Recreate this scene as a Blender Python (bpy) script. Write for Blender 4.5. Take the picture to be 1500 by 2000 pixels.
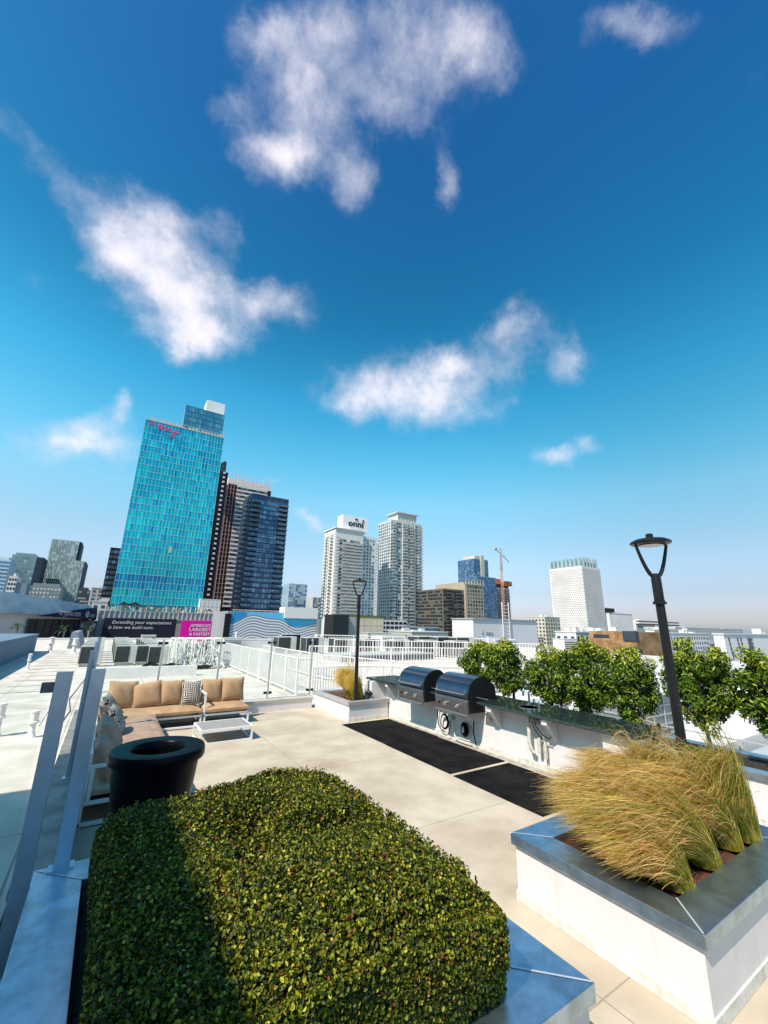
import bpy, bmesh, math, random
import numpy as np
from mathutils import Vector, Matrix
R=math.radians
random.seed(7); rng=np.random.default_rng(7)
for o in list(bpy.data.objects): bpy.data.objects.remove(o)
S=bpy.context.scene; COL=S.collection
# ---------------------------------------------------------------- camera
PITCH,ROLL,YAW=.26995,.02073,.57248
cp,sp,cy,sy=math.cos(PITCH),math.sin(PITCH),math.cos(YAW),math.sin(YAW)
fwd=Vector((sy*cp,cy*cp,sp)); rt=Vector((cy,-sy,0)); up=rt.cross(fwd)
cr,sr=math.cos(ROLL),math.sin(ROLL)
rt2=rt*cr+up*sr; up2=up*cr-rt*sr
cam=bpy.data.cameras.new('camera'); camo=bpy.data.objects.new('camera',cam); COL.objects.link(camo)
camo.matrix_world=Matrix.Translation((0,0,2.3))@Matrix((rt2,up2,-fwd)).transposed().to_4x4()
cam.sensor_fit='HORIZONTAL'; cam.sensor_width=36; cam.lens=36*797/1500
cam.clip_start=.05; cam.clip_end=20000
S.camera=camo
# ---------------------------------------------------------------- sun, sky, exposure
LD=Vector((1,.30,-1.27)).normalized()
sun=bpy.data.lights.new('sun','SUN'); sun.energy=5.0; sun.angle=R(.53); sun.color=(1,.875,.745)
suno=bpy.data.objects.new('sun',sun); COL.objects.link(suno); suno.rotation_euler=LD.to_track_quat('-Z','Y').to_euler()
S.view_settings.view_transform='Standard'; S.view_settings.look='None'; S.view_settings.exposure=.36; S.view_settings.gamma=1
W=bpy.data.worlds.new('World'); S.world=W; W.use_nodes=True
nt=W.node_tree; N=nt.nodes; L=nt.links; N.clear()
out=N.new('ShaderNodeOutputWorld'); bg=N.new('ShaderNodeBackground'); L.new(bg.outputs[0],out.inputs[0])
sky=N.new('ShaderNodeTexSky'); sky.sky_type='NISHITA'; sky.sun_disc=False
sky.sun_elevation=math.asin(-LD.z); sky.sun_rotation=math.atan2(-LD.x,-LD.y)
sky.air_density=1.0; sky.dust_density=1.2; sky.ozone_density=2.0; sky.altitude=80
def M2(op,a,b=None,c=None,tree=None):
    n=(tree or nt).nodes.new('ShaderNodeMath'); n.operation=op
    for i,v in enumerate((a,b,c)):
        if v is None: continue
        if isinstance(v,(int,float)): n.inputs[i].default_value=v
        else: (tree or nt).links.new(v,n.inputs[i])
    return n.outputs[0]
def VM(op,a,b=None,tree=None):
    t=tree or nt; n=t.nodes.new('ShaderNodeVectorMath'); n.operation=op
    for i,v in enumerate((a,b)):
        if v is None: continue
        if isinstance(v,(tuple,list)): n.inputs[i].default_value=v
        else: t.links.new(v,n.inputs[i])
    return n
def smooth(x,a,b,tree=None):
    t=tree or nt; n=t.nodes.new('ShaderNodeMapRange'); n.interpolation_type='SMOOTHSTEP'
    t.links.new(x,n.inputs[0]); n.inputs[1].default_value=a; n.inputs[2].default_value=b; return n.outputs[0]
def noise(vec,scale,detail=5,rough=.55,tree=None,lac=2.0):
    t=tree or nt; n=t.nodes.new('ShaderNodeTexNoise'); n.inputs['Scale'].default_value=scale; n.inputs['Detail'].default_value=detail
    n.inputs['Roughness'].default_value=rough; n.inputs['Lacunarity'].default_value=lac
    if vec is not None: t.links.new(vec,n.inputs['Vector'])
    return n
CLOUDS=[(9.16,-3.85,0.69,7.03,10.54,-6.65,0.13,0.465,0.876,1),
(10.91,-4.01,0.95,10.28,15.32,-12.09,0.133,0.557,0.82,0.95),
(15.14,-8.38,0.69,7.7,11.45,-9.62,0.25,0.519,0.817,0.75),
(6.27,-5.01,-0.05,7.75,11.63,-6.93,0.283,0.344,0.895,0.8),
(9.85,-6.25,0.27,12.3,18.38,-13.03,0.255,0.44,0.861,0.6),
(20.6,-18.36,-0.6,8.12,12.06,-10.3,0.401,0.424,0.812,0.75),
(13.99,-4.08,1.45,16.29,24.48,-13.6,0.043,0.463,0.885,0.7),
(11.2,-11.35,-0.63,9.68,14.55,-8.08,0.333,0.279,0.901,0.8),
(12.7,-5.7,0.87,13.76,20.68,-11.49,0.125,0.417,0.9,0.45),
(20.07,-4.68,2.34,13.25,19.82,-13.54,0.031,0.55,0.835,0.5),
(11.84,0.49,0.33,4.75,11.44,-11.37,-0.049,0.714,0.698,0.95),
(6.88,1.22,-1.61,-1.87,7.5,-9.17,0.01,0.775,0.632,1.1),
(11.29,-1.84,1.49,6.71,9.76,-14.52,0.057,0.816,0.575,1),
(10.8,-3.35,1.07,7.97,11.67,-15.31,0.165,0.741,0.651,0.75),
(16.97,-0.18,2.81,10.54,15.54,-17.15,-0.097,0.767,0.635,0.8),
(21.15,-4.7,2.52,10.62,15.69,-15.85,0.066,0.686,0.724,0.6),
(8.59,4.35,-2.06,-8.22,11.82,-14.48,-0.192,0.704,0.684,0.42),
(8.99,0.68,1.01,2.53,5.99,-15.63,-0.109,0.934,0.34,1.05),
(35.55,-0.75,5.81,10.26,14.59,-30.99,-0.048,0.91,0.412,0.8),
(27.05,11.91,-2.47,-2.53,19.22,-19.57,-0.235,0.678,0.696,0.3),
(4.35,-2.75,-0.62,2.2,5.93,-10.14,0.51,0.69,0.514,1.05),
(8.03,-7.41,-0.29,6.12,8.83,-14.9,0.564,0.588,0.58,0.9),
(12.12,-6.81,0.53,5.84,8.36,-16.37,0.399,0.751,0.526,0.7),
(8.81,-10.24,-0.78,8.01,11.66,-16.99,0.616,0.483,0.622,0.7),
(9.84,-12.22,-1.05,4.92,7.12,-11.86,0.665,0.486,0.568,0.6),
(10.67,-16.11,-1.77,4.96,7.15,-12.27,0.728,0.423,0.54,0.65),
(9.32,-13.23,-1.36,6.82,9.47,-26.85,0.775,0.508,0.376,0.85),
(17.28,-28.62,-3.42,8.51,11.88,-31.9,0.811,0.444,0.382,0.75),
(5.8,-11.73,-1.62,15.35,23.07,-12.3,0.497,0.127,0.859,0.75),
(15.11,-6.46,1.11,6.81,8.85,-43.62,0.367,0.899,0.24,0.7),
(5.62,-18.18,-3.07,8.02,11.99,-8.37,0.662,0.078,0.746,0.33),
(13.55,-4.45,1.29,11.51,15.6,-56.02,0.27,0.912,0.309,0.4),
(16.47,1.98,3.21,10.65,15.65,-18.62,-0.205,0.804,0.558,0.35)]
SKYT=[(0.031, (1.009, 0.948, 1.257)), (0.073, (1.009, 0.906, 1.03)), (0.136, (1.395, 1.199, 1.112)), (0.189, (1.561, 1.385, 1.131)), (0.28, (1.659, 1.825, 1.336)), (0.376, (1.098, 1.991, 1.499)), (0.493, (0.615, 1.988, 1.6)), (0.581, (0.457, 1.712, 1.477)), (0.647, (0.36, 1.506, 1.394)), (0.825, (0.35, 1.134, 1.327))]

tc=N.new('ShaderNodeTexCoord'); D=tc.outputs['Generated']
w1=noise(D,5,6,.6); wv=VM('SUBTRACT',w1.outputs['Color'],(.5,.5,.5))
ws=VM('SCALE',wv.outputs[0]); ws.inputs[3].default_value=.15
DW=VM('ADD',D,ws.outputs[0]).outputs[0]
mask=None
for (a0,a1,a2,b0,b1,b2,cx,cyy,cz,st) in CLOUDS:
    u=VM('DOT_PRODUCT',DW,(a0,a1,a2)).outputs['Value']; v=VM('DOT_PRODUCT',DW,(b0,b1,b2)).outputs['Value']
    r2=M2('ADD',M2('MULTIPLY',u,u),M2('MULTIPLY',v,v))
    m=M2('MULTIPLY',M2('POWER',2.718,M2('MULTIPLY',r2,-1.1)),st)
    mask=m if mask is None else M2('ADD',mask,M2('MULTIPLY',m,M2('SUBTRACT',1.0,M2('MULTIPLY',mask,.8))))
sep=N.new('ShaderNodeSeparateXYZ'); L.new(D,sep.inputs[0]); DZ=sep.outputs[2]
f1=noise(D,7.5,9,.62).outputs['Fac']; f2=noise(DW,17,8,.66).outputs['Fac']; f3=noise(DW,6,7,.6).outputs['Fac']
den=M2('ADD',mask,M2('ADD',M2('MULTIPLY',M2('SUBTRACT',f1,.5),1.5),M2('MULTIPLY',M2('SUBTRACT',f2,.5),.42)))
den=M2('MULTIPLY',M2('POWER',smooth(den,.20,1.42),1.15),smooth(mask,.05,.45)); den=M2('MULTIPLY',den,smooth(DZ,0.02,.08))
# thin pale veil near the horizon: milky city air
tint=N.new('ShaderNodeHueSaturation'); tint.inputs['Saturation'].default_value=1.28; L.new(sky.outputs[0],tint.inputs['Color'])
ramp=N.new('ShaderNodeValToRGB'); L.new(DZ,ramp.inputs[0])
el=ramp.color_ramp.elements
el[0].position=0.0; el[0].color=(.58,.60,.78,1); el[1].position=1; el[1].color=(.16,.5,.61,1)
for p,c in SKYT:
    e=el.new(p); e.color=(c[0]/2,c[1]/2,c[2]/2,1)
mul=N.new('ShaderNodeMix'); mul.data_type='RGBA'; mul.blend_type='MULTIPLY'; mul.inputs[0].default_value=1
L.new(tint.outputs[0],mul.inputs[6]); L.new(VM('MULTIPLY',ramp.outputs[0],(2,2,2)).outputs[0],mul.inputs[7])
yg=M2('DIVIDE',sep.outputs[1],M2('SQRT',M2('SUBTRACT',1.0,M2('MINIMUM',M2('MULTIPLY',DZ,DZ),.99))))   # the north side of the sky is paler than the east
gain=M2('ADD',1.0,M2('MULTIPLY',M2('MULTIPLY',smooth(yg,.30,.90),M2('SUBTRACT',1.0,M2('MULTIPLY',smooth(DZ,.30,.72),1.25))),.30)); gs=VM('SCALE',mul.outputs[2]); L.new(gain,gs.inputs[3])
cm=N.new('ShaderNodeMix'); cm.data_type='RGBA'; L.new(M2('MULTIPLY',den,.93),cm.inputs[0]); L.new(gs.outputs[0],cm.inputs[6])
cc=N.new('ShaderNodeMix'); cc.data_type='RGBA'; L.new(smooth(den,.35,.85),cc.inputs[0]); cc.inputs[6].default_value=(7.4,7.3,8.1,1); cc.inputs[7].default_value=(9.0,8.5,9.0,1)
L.new(cc.outputs[2],cm.inputs[7]); L.new(cm.outputs[2],bg.inputs[0]); bg.inputs[1].default_value=.1
# ---------------------------------------------------------------- helpers
class MB:
    def __init__(s): s.v=[]; s.f=[]; s.m=[]
    def add(s,vs,fs,mi=0):
        b=len(s.v); s.v+=[tuple(v) for v in vs]; s.f+=[tuple(i+b for i in f) for f in fs]; s.m+=[mi]*len(fs); return s
    def box(s,x0,x1,y0,y1,z0,z1,mi=0):
        if x0>x1:x0,x1=x1,x0
        if y0>y1:y0,y1=y1,y0
        return s.add([(x,y,z) for z in(z0,z1) for y in(y0,y1) for x in(x0,x1)],[(0,2,3,1),(4,5,7,6),(0,1,5,4),(2,6,7,3),(0,4,6,2),(1,3,7,5)],mi)
    def quad(s,a,b,c,d,mi=0): return s.add([a,b,c,d],[(0,1,2,3)],mi)
    def prism(s,pts,ax,a,b,mi=0):   # pts 2D outline, extruded along axis ax from a to b
        def P(p,t): return {'y':(p[0],t,p[1]),'x':(t,p[0],p[1]),'z':(p[0],p[1],t)}[ax]
        n=len(pts); return s.add([P(p,a) for p in pts]+[P(p,b) for p in pts],[tuple(range(n)),tuple(range(2*n-1,n-1,-1))]+[(i,i+n,(i+1)%n+n,(i+1)%n) for i in range(n)],mi)
    def tube(s,pts,r,n=8,mi=0,cap=True):
        pts=[Vector(p) for p in pts]; rs=r if isinstance(r,(list,tuple)) else [r]*len(pts); vs=[]; up=None
        for i,p in enumerate(pts):
            d=(pts[min(i+1,len(pts)-1)]-pts[max(i-1,0)]).normalized()
            if up is None: up=Vector((0,0,1)) if abs(d.z)<.9 else Vector((1,0,0))
            a=d.cross(up).normalized(); b=a.cross(d).normalized(); up=b
            vs+=[p+(a*math.cos(2*math.pi*k/n)+b*math.sin(2*math.pi*k/n))*rs[i] for k in range(n)]
        m=len(pts); fs=[(i*n+k,i*n+(k+1)%n,(i+1)*n+(k+1)%n,(i+1)*n+k) for i in range(m-1) for k in range(n)]
        if cap: fs+=[tuple(range(n-1,-1,-1)),tuple((m-1)*n+k for k in range(n))]
        return s.add(vs,fs,mi)
    def lathe(s,prof,c,n=24,mi=0,T=None):
        vs=[(c[0]+r*math.cos(2*math.pi*k/n),c[1]+r*math.sin(2*math.pi*k/n),c[2]+z) for r,z in prof for k in range(n)]
        if T: vs=[T(Vector(v)) for v in vs]
        return s.add(vs,[(i*n+k,i*n+(k+1)%n,(i+1)*n+(k+1)%n,(i+1)*n+k) for i in range(len(prof)-1) for k in range(n)],mi)
    def build(s,name,mats,parent=None,smooth=False,bevel=0):
        o0=ORG.get(parent,Vector((0,0,0))) if parent else Vector((0,0,0))
        me=bpy.data.meshes.new(name); me.from_pydata([(v[0]-o0.x,v[1]-o0.y,v[2]-o0.z) for v in s.v],[],s.f)
        if not isinstance(mats,(list,tuple)): mats=[mats]
        for m in mats: me.materials.append(m)
        if len(mats)>1: me.polygons.foreach_set('material_index',s.m)
        if smooth:
            me.polygons.foreach_set('use_smooth',[True]*len(me.polygons))
            me.set_sharp_from_angle(angle=R(40))
        me.update(); o=bpy.data.objects.new(name,me); COL.objects.link(o)
        if bevel:
            b=o.modifiers.new('bevel','BEVEL'); b.width=bevel; b.segments=2; b.limit_method='ANGLE'
        if parent: o.parent=parent; ORG[o]=o0
        return o
ORG={}
def tag(o,label=None,cat=None,group=None,kind=None):
    if label:o['label']=label
    if cat:o['category']=cat
    if group:o['group']=group
    if kind:o['kind']=kind
    return o
def thing(name,label,cat,loc,group=None):
    o=bpy.data.objects.new(name,None); o.empty_display_size=.2; COL.objects.link(o); o.location=loc; ORG[o]=Vector(loc); return tag(o,label,cat,group)
def copy_thing(root,loc,label,rz=0):
    r=root.copy(); COL.objects.link(r); r.location=loc; r.rotation_euler=(0,0,rz); r['label']=label
    for ch in list(root.children):
        c=ch.copy(); COL.objects.link(c); c.parent=r
        for g in list(ch.children):
            d=g.copy(); COL.objects.link(d); d.parent=c
    return r
def mat(name,col,rough=.6,metal=0,var=.12,vs=3,bump=0,bs=40,spec=.5,col2=None,streak=0,trans=0,coat=0):
    m=bpy.data.materials.new(name); m.use_nodes=True; t=m.node_tree; b=t.nodes['Principled BSDF']
    b.inputs['Roughness'].default_value=rough; b.inputs['Metallic'].default_value=metal; b.inputs['Specular IOR Level'].default_value=spec
    if coat: b.inputs['Coat Weight'].default_value=coat; b.inputs['Coat Roughness'].default_value=.08
    c=t.nodes.new('ShaderNodeTexCoord'); vec=c.outputs['Object']
    n=noise(vec,vs,6,.6,t)
    mx=t.nodes.new('ShaderNodeMix'); mx.data_type='RGBA'; t.links.new(smooth(n.outputs['Fac'],.3,.7,t),mx.inputs[0])
    c1=[max(0,x*(1-var)) for x in col]; c2=[min(1,x*(1+var)) for x in col]
    if col2: c2=col2
    mx.inputs[6].default_value=(*c1,1); mx.inputs[7].default_value=(*c2,1); colout=mx.outputs[2]
    if streak:
        mp=t.nodes.new('ShaderNodeMapping'); mp.inputs['Scale'].default_value=(6,6,.5); t.links.new(vec,mp.inputs[0])
        n3=noise(mp.outputs[0],2.5,5,.6,t); k=t.nodes.new('ShaderNodeMix'); k.data_type='RGBA'; k.blend_type='MULTIPLY'
        t.links.new(M2('MULTIPLY',smooth(n3.outputs['Fac'],.52,.75,t),streak,tree=t),k.inputs[0]); t.links.new(colout,k.inputs[6]); k.inputs[7].default_value=(.45,.42,.38,1); colout=k.outputs[2]
    t.links.new(colout,b.inputs['Base Color'])
    if bump:
        n2=noise(vec,bs,4,.6,t); bp_=t.nodes.new('ShaderNodeBump'); bp_.inputs['Strength'].default_value=bump; bp_.inputs['Distance'].default_value=.02
        t.links.new(n2.outputs['Fac'],bp_.inputs['Height']); t.links.new(bp_.outputs[0],b.inputs['Normal'])
    if trans:
        tr=t.nodes.new('ShaderNodeBsdfTranslucent'); t.links.new(colout,tr.inputs[0]); ms=t.nodes.new('ShaderNodeMixShader'); ms.inputs[0].default_value=trans
        t.links.new(b.outputs[0],ms.inputs[1]); t.links.new(tr.outputs[0],ms.inputs[2]); t.links.new(ms.outputs[0],t.nodes['Material Output'].inputs[0])
    return m
def text_verts(s,size=1.0,depth=.03,align='LEFT',shear=0,bold=0):
    cu=bpy.data.curves.new('t','FONT'); cu.body=s; cu.size=size; cu.extrude=depth/2; cu.align_x=align; cu.shear=shear; cu.offset=bold; cu.resolution_u=3
    o=bpy.data.objects.new('t',cu); COL.objects.link(o); bpy.context.view_layer.update()
    me=bpy.data.meshes.new_from_object(o.evaluated_get(bpy.context.evaluated_depsgraph_get()))
    vs=[tuple(v.co) for v in me.vertices]; fs=[tuple(p.vertices) for p in me.polygons]
    bpy.data.objects.remove(o); bpy.data.meshes.remove(me); bpy.data.curves.remove(cu); return vs,fs
def text_y(mb,s,x,y,z,size,depth=.05,sx=1,**k):    # letters facing -Y
    vs,fs=text_verts(s,size,depth,**k); mb.add([(x+v[0]*sx,y-v[2],z+v[1]) for v in vs],fs)
# ---------------------------------------------------------------- materials
STUC=mat('white stucco',(.70,.665,.67),.85,var=.04,vs=4,bump=.35,bs=160,streak=.14)
ROOFW=mat('white roof membrane',(.66,.64,.60),.7,var=.14,vs=.7,bump=.1,bs=20,streak=0)
WHITE=mat('white paint',(.78,.73,.71),.5,var=.05)
WHITEM=mat('white powder coat',(.82,.82,.82),.35,var=.02,bump=0)
GREYP=mat('grey paint',(.36,.36,.37),.6,var=.1,streak=.15)
STEEL=mat('sky tinted galvanised sheet',(.44,.56,.67),.36,metal=.97,var=.2,vs=7,bump=.03,bs=9)  # blue of the reflected sky is put into the base colour
STEELG=mat('brushed steel',(.50,.52,.55),.3,metal=.9,var=.1,vs=6)
SEAM=mat('bright sheet seam',(.75,.76,.78),.35,metal=.5,var=.05)
BLACK=mat('black powder coat',(.010,.010,.012),.38,var=.1,spec=.35)
BLACKG=mat('black plastic',(.0025,.003,.005),.32,var=.2,spec=.07)
MATB=mat('black rubber mat',(.006,.006,.008),.9,vs=2.5,bump=.6,bs=60,spec=.06,col2=(.017,.016,.016))
TAN=mat('tan cushion canvas',(.41,.26,.15),.9,var=.14,vs=4,bump=.8,bs=7,spec=.2)
TAN2=mat('shade brown cushion canvas',(.40,.27,.20),.9,var=.14,vs=4,bump=.8,bs=7,spec=.2)  # purple-brown of the cushions in shade is put into this colour
CONC=mat('concrete tabletop',(.30,.29,.275),.6,var=.1,vs=6)
DARKP=mat('dark panel',(.012,.013,.018),.55,var=.2,spec=.2)
GRAN=mat('dark green granite',(.020,.035,.034),.07,var=.6,vs=30,spec=.6)
CLAMP=mat('grey clamp steel',(.13,.13,.14),.5,metal=.4,var=.1)
STONE=mat('pale stone cladding',(.52,.44,.34),.8,var=.1,vs=.4)
SOIL=mat('bark mulch',(.10,.035,.018),.95,var=.5,vs=45,bump=1,bs=55)
SOILD=mat('dark soil',(.025,.02,.017),.95,var=.5,vs=30,bump=.8,bs=40)
GLASSC=bpy.data.materials.new('clear glass'); GLASSC.use_nodes=True
t=GLASSC.node_tree; b=t.nodes['Principled BSDF']; b.inputs['Base Color'].default_value=(.93,.97,.96,1); b.inputs['Roughness'].default_value=.02
tr=t.nodes.new('ShaderNodeBsdfTransparent'); tr.inputs[0].default_value=(.95,.98,.97,1); gl=t.nodes.new('ShaderNodeBsdfGlossy'); gl.inputs['Roughness'].default_value=.02
fr=t.nodes.new('ShaderNodeFresnel'); fr.inputs[0].default_value=1.3; ms=t.nodes.new('ShaderNodeMixShader'); gm=t.nodes.new('ShaderNodeNewGeometry'); t.links.new(M2('MULTIPLY',fr.outputs[0],M2('SUBTRACT',1.0,gm.outputs['Backfacing'],tree=t),tree=t),ms.inputs[0])
t.links.new(tr.outputs[0],ms.inputs[1]); t.links.new(gl.outputs[0],ms.inputs[2]); t.links.new(ms.outputs[0],t.nodes['Material Output'].inputs[0]); t.nodes.remove(b)
def pavers(name,c1,c2,w,h,off,line,lw,bump=.15,vs=1.2):
    m=mat(name,c1,.8,var=.1,vs=vs,bump=bump,bs=60,col2=c2); t=m.node_tree; b=t.nodes['Principled BSDF']
    old=b.inputs['Base Color'].links[0].from_socket; c=t.nodes.new('ShaderNodeTexCoord'); mp=t.nodes.new('ShaderNodeMapping'); mp.inputs['Location'].default_value=off
    t.links.new(c.outputs['Object'],mp.inputs[0]); sp_=t.nodes.new('ShaderNodeSeparateXYZ'); t.links.new(mp.outputs[0],sp_.inputs[0]); g=None
    for i,s in((0,w),(1,h)):
        fr=M2('PINGPONG',sp_.outputs[i],s/2,tree=t); l=M2('LESS_THAN',fr,lw,tree=t); g=l if g is None else M2('MAXIMUM',g,l,tree=t)
    n=noise(c.outputs['Object'],.45,6,.65,t); st=t.nodes.new('ShaderNodeMix'); st.data_type='RGBA'; st.blend_type='MULTIPLY'
    t.links.new(M2('MULTIPLY',smooth(n.outputs['Fac'],.5,.72,t),.5,tree=t),st.inputs[0]); t.links.new(old,st.inputs[6]); st.inputs[7].default_value=(.72,.62,.5,1)
    mx=t.nodes.new('ShaderNodeMix'); mx.data_type='RGBA'; t.links.new(M2('MULTIPLY',g,.75,tree=t),mx.inputs[0]); t.links.new(st.outputs[2],mx.inputs[6]); mx.inputs[7].default_value=(*line,1)
    t.links.new(mx.outputs[2],b.inputs['Base Color']); return m
DECK=pavers('concrete deck',(.45,.375,.28),(.55,.475,.37),2.44,2.42,(-3.05,.4,0),(.22,.19,.15),.006)
def leafmats(pre,cols,rough=.42,trans=.25): return [mat(pre,c,rough,var=.2,vs=8,trans=trans,spec=.28) for c in cols]
HEDGE=leafmats('hedge leaf',[(.066,.088,.004),(.16,.175,.008),(.016,.030,.004),(.36,.345,.03),(.17,.055,.012)],.5,.06)
FICUS=leafmats('ficus leaf',[(.065,.125,.010),(.14,.22,.014),(.030,.065,.010),(.36,.38,.03)],.3,.2)
BARK=mat('pale bark',(.36,.32,.28),.85,var=.25,vs=20,bump=.4)
GRASS=leafmats('feather grass',[(.66,.39,.11),(.82,.53,.20),(.44,.22,.05),(.27,.29,.03),(.92,.68,.34)],.5,.35)
YGRASS=leafmats('yellow grass',[(.80,.54,.10),(.90,.66,.18),(.62,.34,.06),(.55,.48,.05),(.95,.76,.30)],.5,.35)
def leaves(pos,nrm,ln,wd,nm,jit=.7,weights=None,fold=.25,tipdir=None):
    """numpy leaf cloud: every leaf two quads folded on its midrib"""
    n=len(pos); q=nrm+rng.normal(0,jit,(n,3)); q/=np.linalg.norm(q,axis=1)[:,None]
    a=rng.normal(0,1,(n,3)) if tipdir is None else tipdir+rng.normal(0,.5,(n,3))
    a-=q*np.sum(a*q,1)[:,None]; a/=np.linalg.norm(a,axis=1)[:,None]; b=np.cross(q,a)
    l=(ln*rng.uniform(.65,1.25,n))[:,None]; w=(wd*rng.uniform(.7,1.2,n))[:,None]; f=q*w*fold
    P=np.stack([pos-a*l*.5,pos-a*l*.18+b*w*.5+f,pos+a*l*.22+b*w*.42+f,pos+a*l*.5,pos+a*l*.22-b*w*.42+f,pos-a*l*.18-b*w*.5+f],1).reshape(-1,3)
    base=(np.arange(n)*6)[:,None]; F=np.concatenate([base+np.array([[0,1,2,3]]),base+np.array([[0,3,4,5]])],1).reshape(-1,4)
    mi=np.repeat(rng.choice(nm,n,p=weights),2); return P,F,mi
def np_obj(name,P,F,mi,mats,parent=None):
    o0=np.array(ORG[parent]) if parent else np.zeros(3)
    me=bpy.data.meshes.new(name); me.vertices.add(len(P)); me.vertices.foreach_set('co',(P-o0).astype(np.float32).ravel())
    k=F.shape[1]; me.loops.add(F.size); me.loops.foreach_set('vertex_index',F.astype(np.int32).ravel())
    me.polygons.add(len(F)); me.polygons.foreach_set('loop_start',np.arange(0,F.size,k,dtype=np.int32)); 
    for m in mats: me.materials.append(m)
    me.polygons.foreach_set('material_index',mi.astype(np.int32)); me.update(calc_edges=True); me.validate()
    o=bpy.data.objects.new(name,me); COL.objects.link(o)
    if parent: o.parent=parent; ORG[o]=ORG[parent]
    return o
# ================================================================ SETTING: deck, roofs, ground
g=MB(); g.box(-9000,12000,-3000,14000,-24,-22); tag(g.build('ground',mat('city ground',(.17,.165,.16),.9,vs=.02)),kind='structure')
roof=MB(); roof.box(-30,6.9,11.95,58,-.5,0); roof.box(-30,-.33,-4,11.95,-.5,0); roof.box(6.9,9.2,9.6,58,-.5,0); roof.box(9.2,44,13.0,40,-.5,-.003)
ROOFM=pavers('white roof sheet',(.56,.51,.445),(.66,.61,.55),1.9,7.5,(.4,.9,0),(.22,.2,.18),.012,bump=.1)
tag(roof.build('roof_surface',ROOFM),kind='structure')
bl=MB(); bl.box(-29.8,6.8,-3.9,57.8,-22,-.5); bl.box(6.8,43.8,13.2,39.8,-22,-.5); bl.box(6.8,9.1,-3.9,13.2,-22,-.5)
tag(bl.build('apartment_block',STUC),'white stucco apartment block that carries the roof deck','building')
d=MB(); d.box(-.02,6.45,-4,11.62,-.5,.012); tag(d.build('deck_floor',DECK),kind='structure')
low=MB(); low.box(9.2,60,-20,13.0,-3.7,-3.2); tag(low.build('lower_roof',mat('lower roof membrane',(.50,.48,.45),.8,var=.25,vs=.4,streak=.3)),kind='structure')
# kerbs
def capped_wall(name,label,x0,x1,y0,y1,z,cap=STEEL,ov=.02,th=.07,wall=STUC,cat='wall'):
    t=thing(name,label,cat,((x0+x1)/2,(y0+y1)/2,0)); m=MB(); m.box(x0,x1,y0,y1,0,z-th); m.build('wall',wall,t)
    c=MB(); c.box(x0-ov,x1+ov,y0-ov,y1+ov,z-th,z); c.build('cap',cap,t,bevel=.006); return t
capped_wall('kerb_wall','low white kerb wall at the back edge of the deck under the glass fence',-.28,5.2,11.62,11.95,.30,cap=mat('stucco cap',(.50,.46,.41),.8))
sk=MB(); sk.box(3.2,5.2,11.59,11.618,.013,.05); 
capped_wall('kerb_wall','long narrow ledge with stained sheet metal cap left of the deck',-.27,-.02,4.42,11.55,.42,cap=mat('stained sheet cap',(.26,.24,.22),.5,metal=.3,var=.35,vs=4))
# ================================================================ PLANTERS
def planter(name,label,x0,x1,y0,y1,z,rw,fill,th=.085,cap=STEEL):
    t=thing(name,label,'planter',((x0+x1)/2,(y0+y1)/2,0))
    o=.03; w=MB()
    for a in((x0+o,x1-o,y0+o,y0+rw-.02),(x0+o,x1-o,y1-rw+.02,y1-o),(x0+o,x0+rw-.02,y0+rw-.02,y1-rw+.02),(x1-rw+.02,x1-o,y0+rw-.02,y1-rw+.02)): w.box(a[0],a[1],a[2],a[3],.013,z-th)
    w.build('wall',STUC,t)
    ft=MB()
    for a in((x0+o-.012,x1-o+.012,y0+o-.012,y0+o),(x0+o-.012,x1-o+.012,y1-o,y1-o+.012),(x0+o-.012,x0+o,y0+o,y1-o),(x1-o,x1-o+.012,y0+o,y1-o)): ft.box(a[0],a[1],a[2],a[3],.014,.085)
    ft.build('base_strip',mat('base stucco',(.66,.63,.58),.9,var=.15,vs=9,streak=.4),t)
    O=[(x0,y0),(x1,y0),(x1,y1),(x0,y1)]; I=[(x0+rw,y0+rw),(x1-rw,y0+rw),(x1-rw,y1-rw),(x0+rw,y1-rw)]
    for i in range(4):
        j=(i+1)%4; c=MB(); vs=[(*O[i],z),(*O[j],z),(*I[j],z),(*I[i],z),(*O[i],z-th),(*O[j],z-th),(*I[j],z-th),(*I[i],z-th)]
        c.add(vs,[(0,1,2,3),(0,4,5,1),(2,6,7,3),(7,6,5,4),(1,5,6,2),(0,3,7,4)]); c.build('rim',cap,t,bevel=.004)
    for i in range(4):
        a=Vector((*O[i],z+.003)); b=Vector((*I[i],z+.003)); n=(b-a).cross(Vector((0,0,1))).normalized()*.006; a=a+(b-a)*.03
        MB().quad(a-n,b-n,b+n,a+n).build('corner_seam',SEAM,t)
    m=MB(); n=14
    vs=[(x0+rw-.03+(x1-x0-2*rw+.06)*i/n,y0+rw-.03+(y1-y0-2*rw+.06)*j/n,z-.06+random.uniform(-.02,.02)) for j in range(n+1) for i in range(n+1)]
    m.add(vs,[(j*(n+1)+i,j*(n+1)+i+1,(j+1)*(n+1)+i+1,(j+1)*(n+1)+i) for j in range(n) for i in range(n)]); m.build('mulch',fill,t); return t
planter('planter','white stucco planter in the foreground holding the clipped hedge',-.16,2.45,1.66,4.39,.51,.30,SOILD)
planter('planter','large white planter with sky tinted steel rim holding the windblown grass',3.36,5.55,1.50,2.99,.51,.26,SOIL)
planter('planter','small white planter beside the far end of the barbecue counter',5.24,6.44,9.54,11.55,.46,.14,SOIL,cap=mat('dull sheet cap',(.42,.42,.42),.5,metal=.3))
planter('planter','long low planter behind the counter that holds the row of clipped trees',7.14,8.25,.6,8.9,.60,.20,SOILD,cap=STEELG)
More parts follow.
